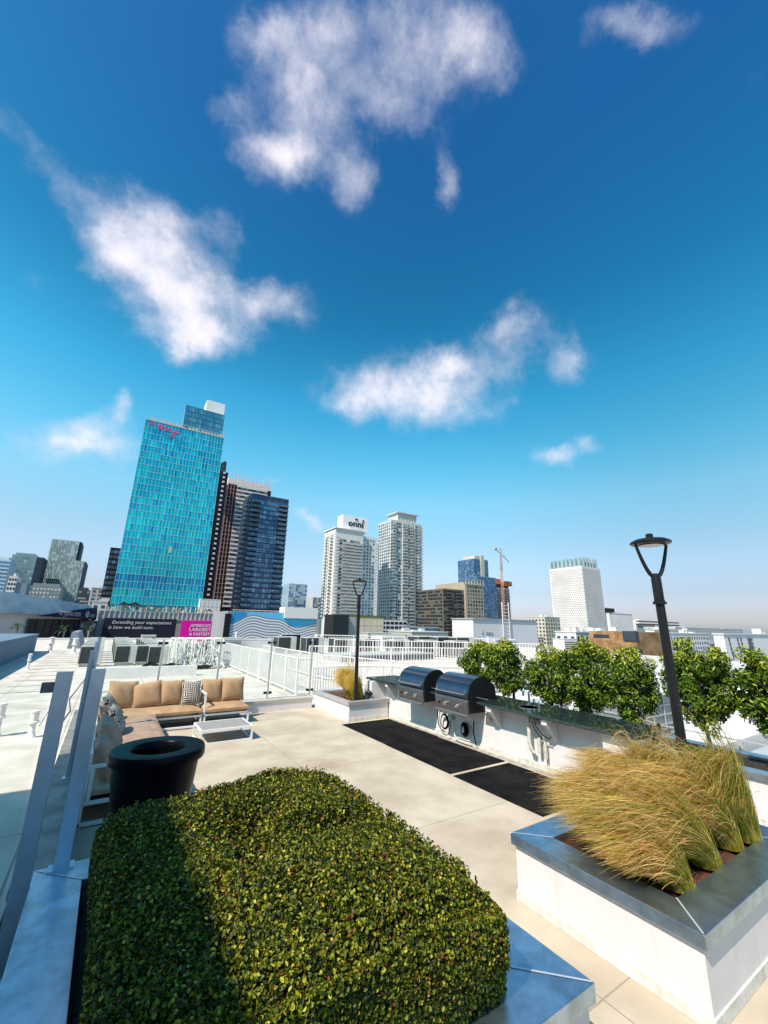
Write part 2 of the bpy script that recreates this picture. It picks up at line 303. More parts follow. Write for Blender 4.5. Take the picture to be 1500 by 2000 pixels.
# ---- hedge
hd=thing('hedge','clipped small leaved green hedge filling the foreground planter','hedge',(1.07,2.9,.5))
n=42; X=np.linspace(0,1,n)
def hz(x,y):
    h=.99+.022*np.sin(x*5+1)+.014*np.sin(y*7+x*3)+.008*np.sin(x*13-y*9)-.05*np.exp(-((x-2.0)**2+(y-1.87)**2)/.07)-.10*np.exp(-((x-.15)**2+(y-4.0)**2)/.10)-.08*np.exp(-((x-2.0)**2+(y-4.0)**2)/.04)
    for (cx,cyy,rx,ry,dd) in((1.02,3.34,.22,.14,.26),(.98,2.95,.09,.20,.20),(1.55,2.95,.26,.10,.22),(.62,2.2,.05,.25,.05),(1.05,2.2,.07,.3,.05)): h=h-dd*np.exp(-((x-cx)/rx)**2-((y-cyy)/ry)**2)
    e=np.minimum(np.minimum(x-.17,1.98-x),np.minimum(y-1.87,3.99-y)); return h-.08*np.exp(-np.clip(e,0,1)/.07)
NL=0; P=[];NR=[]
def samp(k,face):
    u=rng.uniform(0,1,k); v=rng.uniform(0,1,k)
    if face=='t': x=.18+u*1.80; y=1.85+v*2.16; z=hz(x,y); nn=np.tile([0,0,1.],(k,1))
    else:
        zz=.50+v**.8*.47; bul=.03*np.sin(v*3.14)+.03*np.sin(u*9)*np.sin(v*4)-.05*np.clip(v-.75,0,1)*4*.5
        if face=='f': x=.18+u*1.80; y=1.86-bul; nn=np.tile([0,-1.,.3],(k,1))
        if face=='b': x=.18+u*1.80; y=4.0+bul; nn=np.tile([0,1.,.3],(k,1))
        if face=='l': y=1.86+u*2.14; x=.21-bul*.6; nn=np.tile([-1.,0,.3],(k,1))
        if face=='r': y=1.86+u*2.14; x=1.97+bul*.5; nn=np.tile([1.,0,.3],(k,1))
        z=np.minimum(zz,hz(np.clip(x,.18,1.97)+0*v,np.clip(y,1.88,3.98)+0*v)-.005)
    p=np.stack([x+np.zeros(k),y+np.zeros(k),z],1); p-=nn*(rng.exponential(.034,k)-.016)[:,None]; P.append(p); NR.append(nn)
for f,k in(('t',86000),('f',30000),('b',9000),('l',22000),('r',24000)): samp(k,f)
# loose sprigs that stick out of the clipped surface
k=1500; x=.2+rng.uniform(0,1,k)*1.77; y=1.9+rng.uniform(0,1,k)**.7*2.08; x[:500]=np.where(rng.uniform(0,1,500)<.5,x[:500],1.96); y[500:1000]=3.96; z=hz(x,y)
for i in range(9): P.append(np.stack([x+rng.normal(0,.007,k),y+rng.normal(0,.007,k),z+.008+i*.0085*rng.uniform(.4,1.1,k)],1)); NR.append(np.tile([0,0,1.],(k,1)))
P=np.concatenate(P);NR=np.concatenate(NR)
A,F,mi=leaves(P,NR,.0205,.0145,5,.95,[.33,.28,.24,.105,.045]); np_obj('foliage',A,F,mi,HEDGE,hd)
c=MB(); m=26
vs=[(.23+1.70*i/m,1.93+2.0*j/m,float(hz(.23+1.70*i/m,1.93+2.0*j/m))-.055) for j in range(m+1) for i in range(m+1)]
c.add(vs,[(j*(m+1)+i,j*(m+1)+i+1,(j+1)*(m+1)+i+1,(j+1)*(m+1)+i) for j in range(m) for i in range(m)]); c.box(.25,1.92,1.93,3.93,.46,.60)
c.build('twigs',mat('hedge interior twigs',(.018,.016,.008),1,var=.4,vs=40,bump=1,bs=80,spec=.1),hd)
# ---- feather grass
def grass(label,bx,by,bz,num,lean,length,spread=.13,h=.55,green=.3,w=.0022,group='feather grass clumps in the large planter'):
    t=thing('feather_grass',label,'grass plant',(bx,by,bz),group); K=9
    ang=rng.uniform(0,2*np.pi,num); rr=spread*np.sqrt(rng.uniform(0,1,num)); b=np.stack([bx+rr*np.cos(ang),by+rr*np.sin(ang),np.full(num,bz)],1)
    tl=rng.beta(3.2,1.8,num)*1.15+.1; az=math.atan2(lean[1],lean[0])+rng.normal(0,.20,num)
    LN=math.hypot(*lean)*length*tl*rng.uniform(.7,1.1,num); dirv=np.stack([np.cos(az)*LN,np.sin(az)*LN],1)
    Hh=h*tl**.7*rng.uniform(.6,1.12,num); drop=rng.uniform(.46,.74,num); up_=rng.uniform(0,1,num)<.05; Hh=np.where(up_,Hh*1.45,Hh); dirv=np.where(up_[:,None],dirv*.6,dirv); wob=rng.normal(0,1,(num,2))*.032
    pts=[]
    for k in range(K):
        s=k/(K-1); q=s**1.45
        pts.append(np.stack([b[:,0]+dirv[:,0]*q+wob[:,0]*np.sin(s*6)*s,b[:,1]+dirv[:,1]*q+wob[:,1]*np.sin(s*5)*s,b[:,2]+Hh*np.sin(math.pi*drop*s)],1))
    pts=np.stack(pts,1); side=np.cross(pts[:,1:]-pts[:,:-1],np.tile(rng.normal(0,1,(num,1,3)),(1,K-1,1))); side/=np.linalg.norm(side,axis=2)[:,:,None]+1e-9
    side=np.concatenate([side,side[:,-1:]],1); prof=np.array([1,1,.95,.85,.75,.7,.6,.45,.15])*w
    Lf=pts-side*prof[None,:,None]; Rg=pts+side*prof[None,:,None]; V=np.stack([Lf,Rg],2).reshape(-1,3)
    base=(np.arange(num)*K*2)[:,None,None]; seg=(np.arange(K-1)*2)[None,:,None]; F=(base+seg+np.array([0,1,3,2])[None,None,:])
    gr=rng.uniform(0,1,num); tone=np.where(gr<green,3,rng.choice([0,1,2,4],num,p=[.36,.28,.2,.16])); mi=np.repeat(tone[:,None],K-1,1)
    mi[:,:4]=np.where(rng.uniform(0,1,(num,1))<.62,3,mi[:,:4]); np_obj('blades',V,F.reshape(-1,4),mi.reshape(-1),YGRASS if 'yellow' in label else GRASS,t); return t
W_=(-.86,.50)
W_=(-.84,.54)
GR=[('golden grass clump at the near corner of the large planter rim',3.86,1.86,.48,4200,W_,.50,.26,.25),
('green based grass clump bending over the black spotlight',4.40,1.88,.48,8000,W_,.98,.38,.42),
('tall tawny grass clump on the deck side of the large planter',4.50,2.30,.48,6000,W_,.78,.42,.22),
('tall grass clump in front of the big lamp post',4.90,2.46,.48,5200,W_,.66,.50,.28),
('reddish gold grass clump at the right end of the large planter',4.92,1.90,.48,8000,W_,.86,.50,.22),
('green upright grass clump at the far right of the planter',5.22,1.86,.48,6500,(-.95,.2),.50,.62,.55),
('short reddish grass clump tucked into the right corner of the planter',5.22,2.42,.48,4000,(-.9,.25),.5,.56,.3),
('low straw coloured grass clump at the left end of the large planter',4.08,2.25,.48,4200,W_,.46,.34,.15)]
for l,x,y,z,nn,ln,le,h,gn in GR: grass(l,x,y,z,int(nn*1.1),ln,le,.12,h,gn)
grass('bright yellow grass tuft in the small far planter',5.78,10.35,.42,3800,(-1,.0),.42,.17,.62,.12,w=.0035,group='grass tufts in the small far planter')
grass('shorter yellow grass tuft next to the far lamp post',5.74,9.98,.42,2400,(-1,.0),.30,.14,.52,.12,w=.0035,group='grass tufts in the small far planter')
# ---- clipped ficus trees
def ficus(label,x,y,r,zt,zb=1.0,n=5200,ry=None):
    t=thing('ficus_tree',label,'tree',(x,y,.54),'clipped trees in the long planter'); ry=ry or r
    tk=MB(); jx=random.uniform(-.03,.03); tk.tube([(x,y,.5),(x+jx,y+.01,.75),(x-jx,y,1.0),(x,y,1.3),(x,y,1.7)],[.035,.028,.025,.02,.012]); 
    for a in range(9):
        an=a*2.4; z0=.95+a*.09; tk.tube([(x,y,z0),(x+math.cos(an)*r*.4,y+math.sin(an)*ry*.4,z0+.16),(x+math.cos(an)*r*.75,y+math.sin(an)*ry*.75,z0+.3)],[.014,.009,.004],5)
    tk.build('trunk',BARK,t,smooth=True)
    k=int(n*1.45); nc=90; cc=[]
    while len(cc)<nc:
        q=rng.uniform(-1,1,3)
        if abs(q[0])**3.2+abs(q[1])**3.2+abs(q[2])**3.2<1 and max(abs(q))>.45: cc.append(q)
    cc=np.array(cc)*(1+.12*np.sin(np.array(cc)[:,[1,2,0]]*5+x*9+y*7))*np.array([r*.92,ry*.92,(zt-zb)/2*.93])+np.array([x,y,(zt+zb)/2]); ci=rng.integers(0,nc,k)
    off=rng.normal(0,1,(k,3)); off/=np.linalg.norm(off,axis=1)[:,None]; off*=(rng.uniform(.3,1,k)**.5*.125)[:,None]
    p=cc[ci]+off; nn=off/.1+np.array([0,0,.8]); nn/=np.linalg.norm(nn,axis=1)[:,None]
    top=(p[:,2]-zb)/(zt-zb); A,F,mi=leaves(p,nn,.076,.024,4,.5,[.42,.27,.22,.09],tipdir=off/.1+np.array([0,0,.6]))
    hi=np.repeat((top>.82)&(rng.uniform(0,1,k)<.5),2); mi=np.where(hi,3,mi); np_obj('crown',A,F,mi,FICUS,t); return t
for a in (('clipped tree behind the second grill, right one of the far pair',7.7,6.82,.42,2.02,.86,6000,.44),('clipped tree behind the grills, the farthest of the row',7.7,7.55,.38,1.90,.98,5000,.42),
('clipped tree behind the sink faucet with a bright top',7.7,5.60,.42,1.88,.84,6000,.43),('tall clipped tree in the middle of the row behind the counter',7.7,4.82,.43,2.08,.84,6800,.44),
('clipped tree behind the right end of the counter',7.7,4.02,.38,1.95,.87,5800,.38),('clipped tree standing just right of the big lamp post',7.72,2.98,.43,2.09,.94,6800,.42),
('clipped tree cut off by the right edge of the picture',7.72,2.14,.38,2.04,.90,6000,.33),('clipped tree beyond the right edge nearest the camera',7.72,1.4,.40,2.04,.86,3000,.38)): ficus(*a)
# ================================================================ LAMPS, SPOTLIGHTS
def lamp(label,x,y,z0,top):
    t=thing('lamp_post',label,'lamp post',(x,y,z0),'black post top lamps'); h=top-z0-.56
    p=MB(); p.lathe([(.10,0),(.10,.03),(.048,.05),(.043,h)],(x,y,z0),20); p.build('pole',BLACK,t,smooth=True)
    c=MB(); c.lathe([(.053,-.28),(.053,-.26),(.049,-.26),(.049,-.03),(.042,.03),(0,.04)],(x,y,z0+h),20); c.lathe([(.052,-.30),(.066,-.30),(.066,-.275),(.052,-.275)],(x,y,z0+h),20); c.build('collar',BLACK,t,smooth=True)
    ax=Vector((cy,-sy,0))
    for s in(-1,1):
        a=MB(); pts=[]; 
        for k in range(9):
            q=k/8; pts.append(Vector((x,y,z0+h))+ax*s*(.025+.150*q**.75)+Vector((0,0,.36*q**1.25)))
        a.tube(pts,[.023-.007*k/8 for k in range(9)],8); a.build('arm',BLACK,t,smooth=True)
    z=z0+h+.36
    d=MB(); d.lathe([(0,-.012),(.15,-.012),(.20,.0),(.207,.014),(.197,.028),(.155,.050),(.05,.066),(0,.068)],(x,y,z+.01),40); d.build('head',BLACK,t,smooth=True)
    l=MB(); l.lathe([(0,-.004),(.12,-.004),(.125,.0)],(x,y,z-.006),24); l.build('lens',mat('lamp lens',(.06,.06,.06),.2),t)
    q=MB(); q.lathe([(.036,0),(.038,.045),(.026,.055),(0,.056)],(x,y,z+.075),16); q.build('sensor_cap',BLACK,t,smooth=True)
lamp('tall black lamp post rising from the large grass planter',5.04,2.19,.47,3.44)
lamp('distant black lamp post standing in the small far planter',5.56,9.78,.42,3.60)
def spot(label,x,y,z,d,r=.055,ln=.13,face=(0,0,1)):
    t=thing('spotlight',label,'spotlight',(x,y,z),'planter spotlights'); d=Vector(d).normalized(); c=Vector((x,y,z+.16))
    s=MB(); s.tube([(x,y,z-.05),(x,y,z+.12)],.012,8); s.build('stake',BLACK,t)
    h=MB(); h.tube([c-d*ln*.5,c-d*ln*.4,c+d*ln*.3,c+d*ln*.5],[r*.6,r*.85,r,r],16,cap=True); h.build('head',BLACK,t,smooth=True)
    l=MB(); l.tube([c+d*(ln*.5+.001),c+d*(ln*.5+.004)],r*.85,16); l.build('lens',mat('spot lens',(.65,.66,.66),.15),t)
spot('black spotlight half buried in the grass of the large planter',3.79,2.02,.60,(-.3,.6,.6),.055,.15)
spot('black spotlight beside the yellow grass in the small planter',5.98,9.80,.43,(-.3,.8,.35),.06,.15)
spot('round spotlight with pale lens at the foot of the tree behind the counter end',7.45,3.95,.56,(-.8,-.5,.1),.06,.10)
spot('round spotlight left of the one behind the counter end, under the trees',7.45,4.6,.56,(-.8,-.5,.3),.06,.10)
# ================================================================ COUNTER
ct=thing('barbecue_counter','long white barbecue counter with dark green granite top','counter',(6.6,6.4,0))
w=MB(); w.box(6.45,6.80,3.75,9.75,.013,.87); w.build('wall',STUC,ct)
MB().box(6.24,6.84,3.36,3.748,.013,.868).build('end_pier',STUC,ct); MB().box(6.02,6.8,9.752,10.1,.013,.868).build('end_pier',STUC,ct)
w=MB(); w.box(6.425,6.448,3.75,9.53,.014,.12); w.build('base_strip',mat('counter base strip',(.62,.59,.54),.9,var=.15,vs=9,streak=.4),ct)
w=MB(); w.box(6.13,7.10,3.20,6.12,.875,.925); w.box(6.13,7.10,8.56,10.25,.875,.925); w.box(6.13,7.10,7.21,7.50,.875,.925); w.box(6.78,7.10,6.12,7.21,.875,.925); w.box(6.78,7.10,7.50,8.56,.875,.925); w.build('countertop',GRAN,ct,bevel=.008)
for y in(5.80,4.62,9.25):
    b=MB(); b.prism([(6.447,.50),(6.447,.873),(6.17,.873),(6.17,.79)],'y',y,y+.10); b.build('bracket',STUC,ct)
b=MB(); b.lathe([(.17,.003),(.185,.003),(.185,-.001)],(6.60,5.28,.926),20); b.lathe([(0,-.002),(.17,-.002)],(6.60,5.28,.927),20); b.build('sink',mat('sink bowl',(.55,.56,.57),.3,metal=.8),ct)
b=MB(); fp=[(6.83,5.45,.93),(6.83,5.45,1.14)]+[(6.83-.09+.09*math.cos(a),5.45-.02,1.14+.09*math.sin(a)) for a in np.linspace(0,3.0,9)]+[(6.65,5.43,1.09)]
b.tube(fp,.019,8); b.lathe([(.03,0),(.03,.02),(.015,.03)],(6.83,5.45,.926),14); b.lathe([(.02,0),(.018,.10),(.02,.11),(0,.115)],(6.80,5.32,.926),10); b.lathe([(.02,0),(.018,.08),(0,.085)],(6.80,5.22,.926),10); b.build('faucet',mat('chrome',(.8,.8,.8),.08,metal=1),ct,smooth=True)
PIPE=mat('grimy white pipe',(.55,.52,.48),.55,var=.2,vs=20)
b=MB(); b.tube([(6.33,5.10,.87),(6.33,5.10,.42),(6.33,5.08,.33),(6.36,5.04,.28)],.033,10); b.tube([(6.36,4.93,.52),(6.36,4.93,.30)],.03,10); b.tube([(6.38,4.83,.48),(6.38,4.83,.24)],.03,10); b.tube([(6.36,4.93,.50),(6.4,4.88,.56),(6.38,4.83,.46)],.02,8); b.build('drain_pipe',PIPE,ct,smooth=True)
b=MB(); b.tube([(6.33,5.0,.84),(6.3,4.92,.7),(6.3,4.8,.60),(6.33,4.7,.56),(6.35,4.66,.64),(6.33,4.70,.82)],.009,6); b.tube([(6.33,5.05,.84),(6.31,4.97,.66),(6.33,4.86,.55),(6.36,4.84,.46)],.009,6); b.build('water_hose',BLACK,ct,smooth=True)
b=MB()
for (y,z) in((5.98,.70),(6.02,.58)): b.box(6.36,6.45,y,y+.10,z,z+.12)
b.box(6.36,6.45,4.95,5.02,.72,.80); b.build('outlet_box',mat('outlet box',(.50,.45,.38),.5),ct,bevel=.01)
# gas hoses and regulator below the grills
gh=thing('gas_hose','black gas hoses coiled in two loops on the wall below the grills','hose',(6.35,7.0,.3))
b=MB()
for (y0,z0,r,nn) in((7.32,.34,.13,3),(6.72,.30,.11,6)):
    b.tube([(6.38-.012*(k%16)/16-.01*(k//16),y0+(r-.012*(k//16))*math.cos(k*.3927),z0+(r+.02-.012*(k//16))*math.sin(k*.3927)) for k in range(16*nn)],.009,6)
b.tube([(6.40,7.55,.66),(6.38,7.56,.45),(6.37,7.52,.25),(6.36,7.42,.16),(6.36,7.3,.14)],.01,6); b.tube([(6.36,7.15,.40),(6.34,7.10,.30),(6.34,7.16,.14),(6.34,7.22,.10)],.009,6); b.tube([(6.40,6.48,.50),(6.36,6.46,.30),(6.36,6.40,.08)],.012,6)
b.build('tubing',BLACKG,gh,smooth=True)
b=MB(); b.tube([(6.44,7.12,.44),(6.34,7.12,.44)],.05,12); b.tube([(6.36,7.0,.34),(6.34,6.98,.14),(6.34,6.85,.07),(6.34,6.5,.07)],.018,8); b.tube([(6.36,6.9,.12),(6.36,6.55,.12)],.012,8); b.build('gas_pipe',PIPE,gh,smooth=True)
# grills
def grill(label,y0,y1):
    t=thing('gas_grill',label,'grill',(6.3,(y0+y1)/2,.66),'built in gas grills')
    b=MB(); b.prism([(6.02,.70),(6.02,.965),(6.76,.965),(6.76,.70)],'y',y0,y1); b.build('body',mat('dark steel body',(.025,.026,.03),.4,metal=.6),t,bevel=.008)
    f=MB(); f.prism([(6.0,.69),(5.975,.90),(5.99,.945),(6.018,.945),(6.018,.69)],'y',y0+.005,y1-.005); f.build('control_panel',mat('stainless panel',(.16,.16,.17),.38,metal=.85,var=.1),t,bevel=.004)
    w=y1-y0
    for i,q in enumerate((.30,.66)):
        k=MB(); yy=y0+w*q; k.lathe([(.036,0),(.036,.012),(.027,.014),(.024,.05),(0,.052)],(0,0,0),18,T=lambda v,yy=yy:Vector((5.983-v.z,yy+v.x,.80+v.y))); k.build('knob',mat('chrome knob',(.75,.75,.76),.15,metal=1),t,smooth=True)
    k=MB(); k.lathe([(.016,0),(.014,.03),(0,.032)],(0,0,0),12,T=lambda v:Vector((5.983-v.z,y0+w*.86+v.x,.80+v.y))); k.build('ignition_button',BLACKG,t,smooth=True)
    tr=MB(); tr.box(5.965,6.02,y0+.02,y1-.02,.655,.688); tr.build('drip_tray',mat('tray steel',(.30,.30,.31),.4,metal=.8),t,bevel=.003)
    arc=[(5.99,.968),(5.985,1.03)]+[(6.40-.40*math.cos(a),1.04+.31*math.sin(a)) for a in np.linspace(.12,1.75,14)]+[(6.74,1.16),(6.76,.968)]
    l=MB(); l.prism(arc,'y',y0+.01,y1-.01); l.build('lid',mat('polished lid',(.10,.12,.16),.16,metal=.9,var=.1),t,smooth=True,bevel=.006)
    em=mat('shade dark lid end',(.010,.011,.014),.45,metal=.2)  # near-black of the shaded lid sides is put into this colour
    for yy in(y0-.004,y1-.018): MB().prism(arc,'y',yy,yy+.022).build('lid_end',em,t,smooth=True)
    h=MB(); h.tube([(5.94,y0+.06,1.035),(5.94,y1-.06,1.035)],.014,10); 
    for yy in(y0+.07,y1-.07): h.tube([(5.985,yy,1.035),(5.94,yy,1.035)],.012,8); h.tube([(5.94,yy,1.035),(5.99,yy,1.10)],.008,6)
    h.build('handle',STEELG,t,smooth=True)
    s=MB(); s.tube([(6.2,y0-.02,.985),(6.2,y0-.32,.985)],.009,6); s.build('spit_rod',STEELG,t)
grill('steel gas grill with curved lid farther from the camera',7.56,8.50); grill('steel gas grill with curved lid beside the granite top, nearer one',6.20,7.16)
for l,x0,y0,x1,y1 in(('black rubber mat at the far end in front of the grills',5.0,7.48,6.32,9.40),('middle black rubber mat on the deck before the counter',4.985,5.62,6.28,7.50),('nearest black rubber mat, cut off by the grass planter',4.97,3.88,6.27,5.53)):
    m=MB(); m.box(x0,x1,y0,y1,.013,.022 if 'middle' not in l else .026); tag(m.build('floor_mat',MATB,bevel=.004),l,'mat','rubber mats in front of the counter')
m=MB()
for i in range(5):
    m.box(6.33,6.42,3.8+i*1.13,4.9+i*1.13,.013,.03)
m.build('drain_strip',mat('drain strip',(.36,.33,.29),.9,var=.25,vs=6))
tag(bpy.data.objects['drain_strip'],'narrow weathered concrete strip along the foot of the counter wall','strip')
# ================================================================ SOFAS, TABLE, POT
def cushion(mb,x0,x1,y0,y1,z0,z1,puff=.02,n=10):
    vs=[];fs=[]
    def P(u,v,s):
        e=(1-(2*u-1)**6)*(1-(2*v-1)**6); zc=(z0+z1)/2; hh=(z1-z0)/2
        wr=.004*math.sin(u*31+v*7)+.004*math.sin(v*27-u*11)
        return (x0+(x1-x0)*u,y0+(y1-y0)*v,zc+s*(hh*(.35+.65*e**.35)+puff*e+wr*e))
    b=[[P(i/n,j/n,s) for j in range(n+1) for i in range(n+1)] for s in(1,-1)]
    N1=(n+1)*(n+1); vs=b[0]+b[1]
    for j in range(n):
        for i in range(n):
            a=j*(n+1)+i; fs+=[(a,a+1,a+n+2,a+n+1),(N1+a,N1+a+n+1,N1+a+n+2,N1+a+1)]
    for i in range(n):
        for a,c in((i,i+1),((n)*(n+1)+i+1,(n)*(n+1)+i),((i+1)*(n+1),i*(n+1)),(i*(n+1)+n,(i+1)*(n+1)+n)): fs.append((c,a,N1+a,N1+c))
    mb.add(vs,fs)
def pillow_mesh(w,h,th,n=14):   # standing pillow in its own axes: x width, z height, y thickness, base at z=0
    vs=[]
    for s in(-1,1):
        for j in range(n+1):
            for i in range(n+1):
                u=2*i/n-1; v=2*j/n-1; e=max(0,(1-abs(u)**2.6)*(1-abs(v)**2.6))**.55
                k=1-.07*(1-abs(u*v)); wr=.006*math.sin(9*u+5*v)*e
                vs.append((u*w/2*(1-.06*(1-v*v)) ,s*(th/2*e+.002)+wr,(v*(1-.06*(1-u*u))+1)*h/2))
    N1=(n+1)**2; fs=[]
    for j in range(n):
        for i in range(n):
            a=j*(n+1)+i; fs+=[(a,a+1,a+n+2,a+n+1),(N1+a,N1+a+n+1,N1+a+n+2,N1+a+1)]
    for i in range(n):
        for a,c in((i,i+1),(n*(n+1)+i+1,n*(n+1)+i),((i+1)*(n+1),i*(n+1)),(i*(n+1)+n,(i+1)*(n+1)+n)): fs.append((c,a,N1+a,N1+c))
    return vs,fs
def pillow(label,x,y,z,w=.56,h=.54,th=.2,tilt=14,yaw=0,roll=0,m=None,name='back_cushion',group='loose tan back cushions'):
    T=Matrix.Translation((x,y,z))@Matrix.Rotation(R(yaw),4,'Z')@Matrix.Rotation(R(-tilt),4,'X')@Matrix.Rotation(R(roll),4,'Y')
    vs,fs=pillow_mesh(w,h,th); mb=MB(); mb.add([T@Vector(v) for v in vs],fs); o=mb.build(name,m or TAN,smooth=True)
    me=o.data; Ti=T.inverted()
    for v in me.vertices: v.co=Ti@v.co
    o.matrix_world=T; return tag(o,label,'cushion' if name=='back_cushion' else 'pillow',group)
def sofa(label,x0,x1,y0,y1,split=1,arms=(),back='y',seatm=None):
    t=thing('outdoor_sofa',label,'sofa',((x0+x1)/2,(y0+y1)/2,0),'white framed outdoor sofa sections'); f=MB(); r=.02
    for x in(x0+r,x1-r):
        for y in(y0+r,y1-r): f.box(x-r,x+r,y-r,y+r,.013,.26)
    for z in(.05,.26):
        f.box(x0,x1,y0,y0+2*r,z-r,z+r); f.box(x0,x1,y1-2*r,y1,z-r,z+r); f.box(x0,x0+2*r,y0+2*r,y1-2*r,z-r,z+r); f.box(x1-2*r,x1,y0+2*r,y1-2*r,z-r,z+r)
    f.build('frame',WHITEM,t,bevel=.004)
    b=MB(); b.box(x0+.05,x1-.05,y0+.05,y1-.05,.235,.262); b.build('seat_base',DARKP,t)
    bk=MB()
    if back=='y':
        for x in(x0+r,(x0+x1)/2,x1-r): bk.box(x-r,x+r,y1-.045,y1-.005,.281,.74)
        bk.box(x0,x1,y1-.045,y1-.005,.74,.78)
    else:
        for y in(y0+r,(y0+y1)/2,y1-r): bk.box(x0+.005,x0+.045,y-r,y+r,.281,.74)
        bk.box(x0+.005,x0+.045,y0,y1,.74,.78)
    bk.build('backrest',WHITEM,t,bevel=.004)
    for i in range(split):
        c=MB()
        if back=='y': a=x0+(x1-x0)*i/split; cushion(c,a+.01,a+(x1-x0)/split-.01,y0-.03,y1-.06,.285,.42,.02)
        else: a=y0+(y1-y0)*i/split; cushion(c,x0+.06,x1+.02,a+.01,a+(y1-y0)/split-.01,.285,.42,.02)
        c.build('seat_cushion',seatm or TAN,t,smooth=True)
    for side in arms:
        a=MB()
        if side=='l': a.box(x0-.022,x0+.018,y0+.0,y0+.04,.281,.68); a.box(x0-.022,x0+.018,y0,y1-.05,.68,.715)
        if side=='near': a.box(x0+.05,x1-.05,y0-.022,y0+.018,.62,.655); a.box(x1-.09,x1-.05,y0-.022,y0+.018,.281,.62); a.box(x0+.05,x0+.09,y0-.022,y0+.018,.281,.62)
        a.build('arm',WHITEM,t,bevel=.004)
    return t
sofa('long left sofa section along the glass railing, mostly in shade',.06,1.12,6.35,10.58,2,('near',),'x',TAN2)
sofa('middle sofa section against the back kerb',.10,2.10,10.62,11.50,1,(),'y')
sofa('right end sofa section with a white metal arm on its left',2.14,3.15,10.62,11.50,1,('l',),'y')
def motif(col1,col2,sc,thr,curl):
    m=mat('patterned canvas',col1,.85,var=.0); t=m.node_tree; b=t.nodes['Principled BSDF']; c=t.nodes.new('ShaderNodeTexCoord')
    mp=t.nodes.new('ShaderNodeMapping'); mp.inputs['Scale'].default_value=(sc,0,sc); t.links.new(c.outputs['Object'],mp.inputs[0])
    if curl:
        n=t.nodes.new('ShaderNodeTexVoronoi'); n.feature='DISTANCE_TO_EDGE'; t.links.new(mp.outputs[0],n.inputs['Vector']); n.inputs['Scale'].default_value=1; r=M2('GREATER_THAN',M2('PINGPONG',n.outputs['Distance'],.16,tree=t),.075,tree=t)
    else:
        # labyrinth: every grid cell takes horizontal or vertical bars
        sp_=t.nodes.new('ShaderNodeSeparateXYZ'); t.links.new(mp.outputs[0],sp_.inputs[0]); u,v=sp_.outputs[0],sp_.outputs[2]
        fl=VM('FLOOR',mp.outputs[0],tree=t); wn=t.nodes.new('ShaderNodeTexWhiteNoise'); t.links.new(fl.outputs[0],wn.inputs['Vector'])
        k=M2('GREATER_THAN',wn.outputs['Value'],.5,tree=t); uu=M2('GREATER_THAN',M2('PINGPONG',u,.25,tree=t),.125,tree=t); vv=M2('GREATER_THAN',M2('PINGPONG',v,.25,tree=t),.125,tree=t)
        r=M2('ADD',M2('MULTIPLY',k,uu,tree=t),M2('MULTIPLY',M2('SUBTRACT',1.0,k,tree=t),vv,tree=t),tree=t)
    mx=t.nodes.new('ShaderNodeMix'); mx.data_type='RGBA'; t.links.new(r,mx.inputs[0]); mx.inputs[6].default_value=(*col1,1); mx.inputs[7].default_value=(*col2,1); t.links.new(mx.outputs[2],b.inputs['Base Color']); return m
MAZE=motif((.012,.011,.012),(.62,.55,.46),11,.5,False); CURL=motif((.012,.012,.014),(.55,.50,.45),26,.5,True)
pillow('tan back cushion in the left corner, casting shade on itself',.50,11.16,.43,.57,.58,.2,16,6,4)
pillow('tan back cushion leaning right, second from the corner',1.03,11.12,.43,.60,.54,.2,18,-4,-9)
pillow('square tan back cushion left of the maze pattern pillow',1.50,11.14,.43,.50,.55,.2,15,3,0)
pillow('black and cream maze patterned pillow on the back sofa',1.90,11.05,.43,.42,.52,.15,17,4,0,MAZE,'throw_pillow','patterned throw pillows')
pillow('tan back cushion just right of the maze pattern pillow',2.36,11.16,.43,.50,.53,.2,13,-3,0)
pillow('tan back cushion at the right end of the sofa',2.86,11.14,.43,.56,.54,.2,13,2,0)
pillow('tan cushion lying flat in the shaded corner of the sofa',.42,10.55,.46,.5,.42,.18,62,60,10,TAN)
pillow('black curl patterned pillow in the corner of the left sofa',.42,10.0,.44,.55,.52,.18,28,80,0,CURL,'throw_pillow','patterned throw pillows')
pillow('second curl patterned pillow leaning on the brown cushion',.52,8.95,.43,.56,.50,.17,30,84,0,CURL,'throw_pillow','patterned throw pillows')
pillow('brown back cushion in shade next to the curl patterned pillow',.24,9.0,.43,.60,.50,.20,16,90,3,TAN2)
pillow('low brown cushion in the shade at the near end of the left sofa',.30,6.75,.43,.62,.46,.24,20,90,0,TAN2)
pillow('nearest brown back cushion beside the big black pot',.40,7.55,.42,.80,.56,.28,26,88,-3,TAN2)
tb=thing('coffee_table','low white framed coffee table with grey slab top','table',(2.33,9.48,0))
f=MB(); r=.016; X0,X1,Y0,Y1=1.82,2.82,9.12,9.92
for x in(X0+r,X1-r):
    for y in(Y0+r,Y1-r): q=MB(); q.box(x-r,x+r,y-r,y+r,.045,.245); q.build('leg',WHITEM,tb)
for z0 in(.013,.245):
    f.box(X0,X1,Y0,Y0+2*r,z0,z0+.032); f.box(X0,X1,Y1-2*r,Y1,z0,z0+.032); f.box(X0,X0+2*r,Y0+2*r,Y1-2*r,z0,z0+.032); f.box(X1-2*r,X1,Y0+2*r,Y1-2*r,z0,z0+.032)
f.build('frame',WHITEM,tb); q=MB(); q.box(X0+.034,X1-.034,Y0+.034,Y1-.034,.25,.272); q.build('table_top',CONC,tb)
pt=thing('round_pot','big round black pot with a thick rolled rim','pot',(.66,5.12,0))
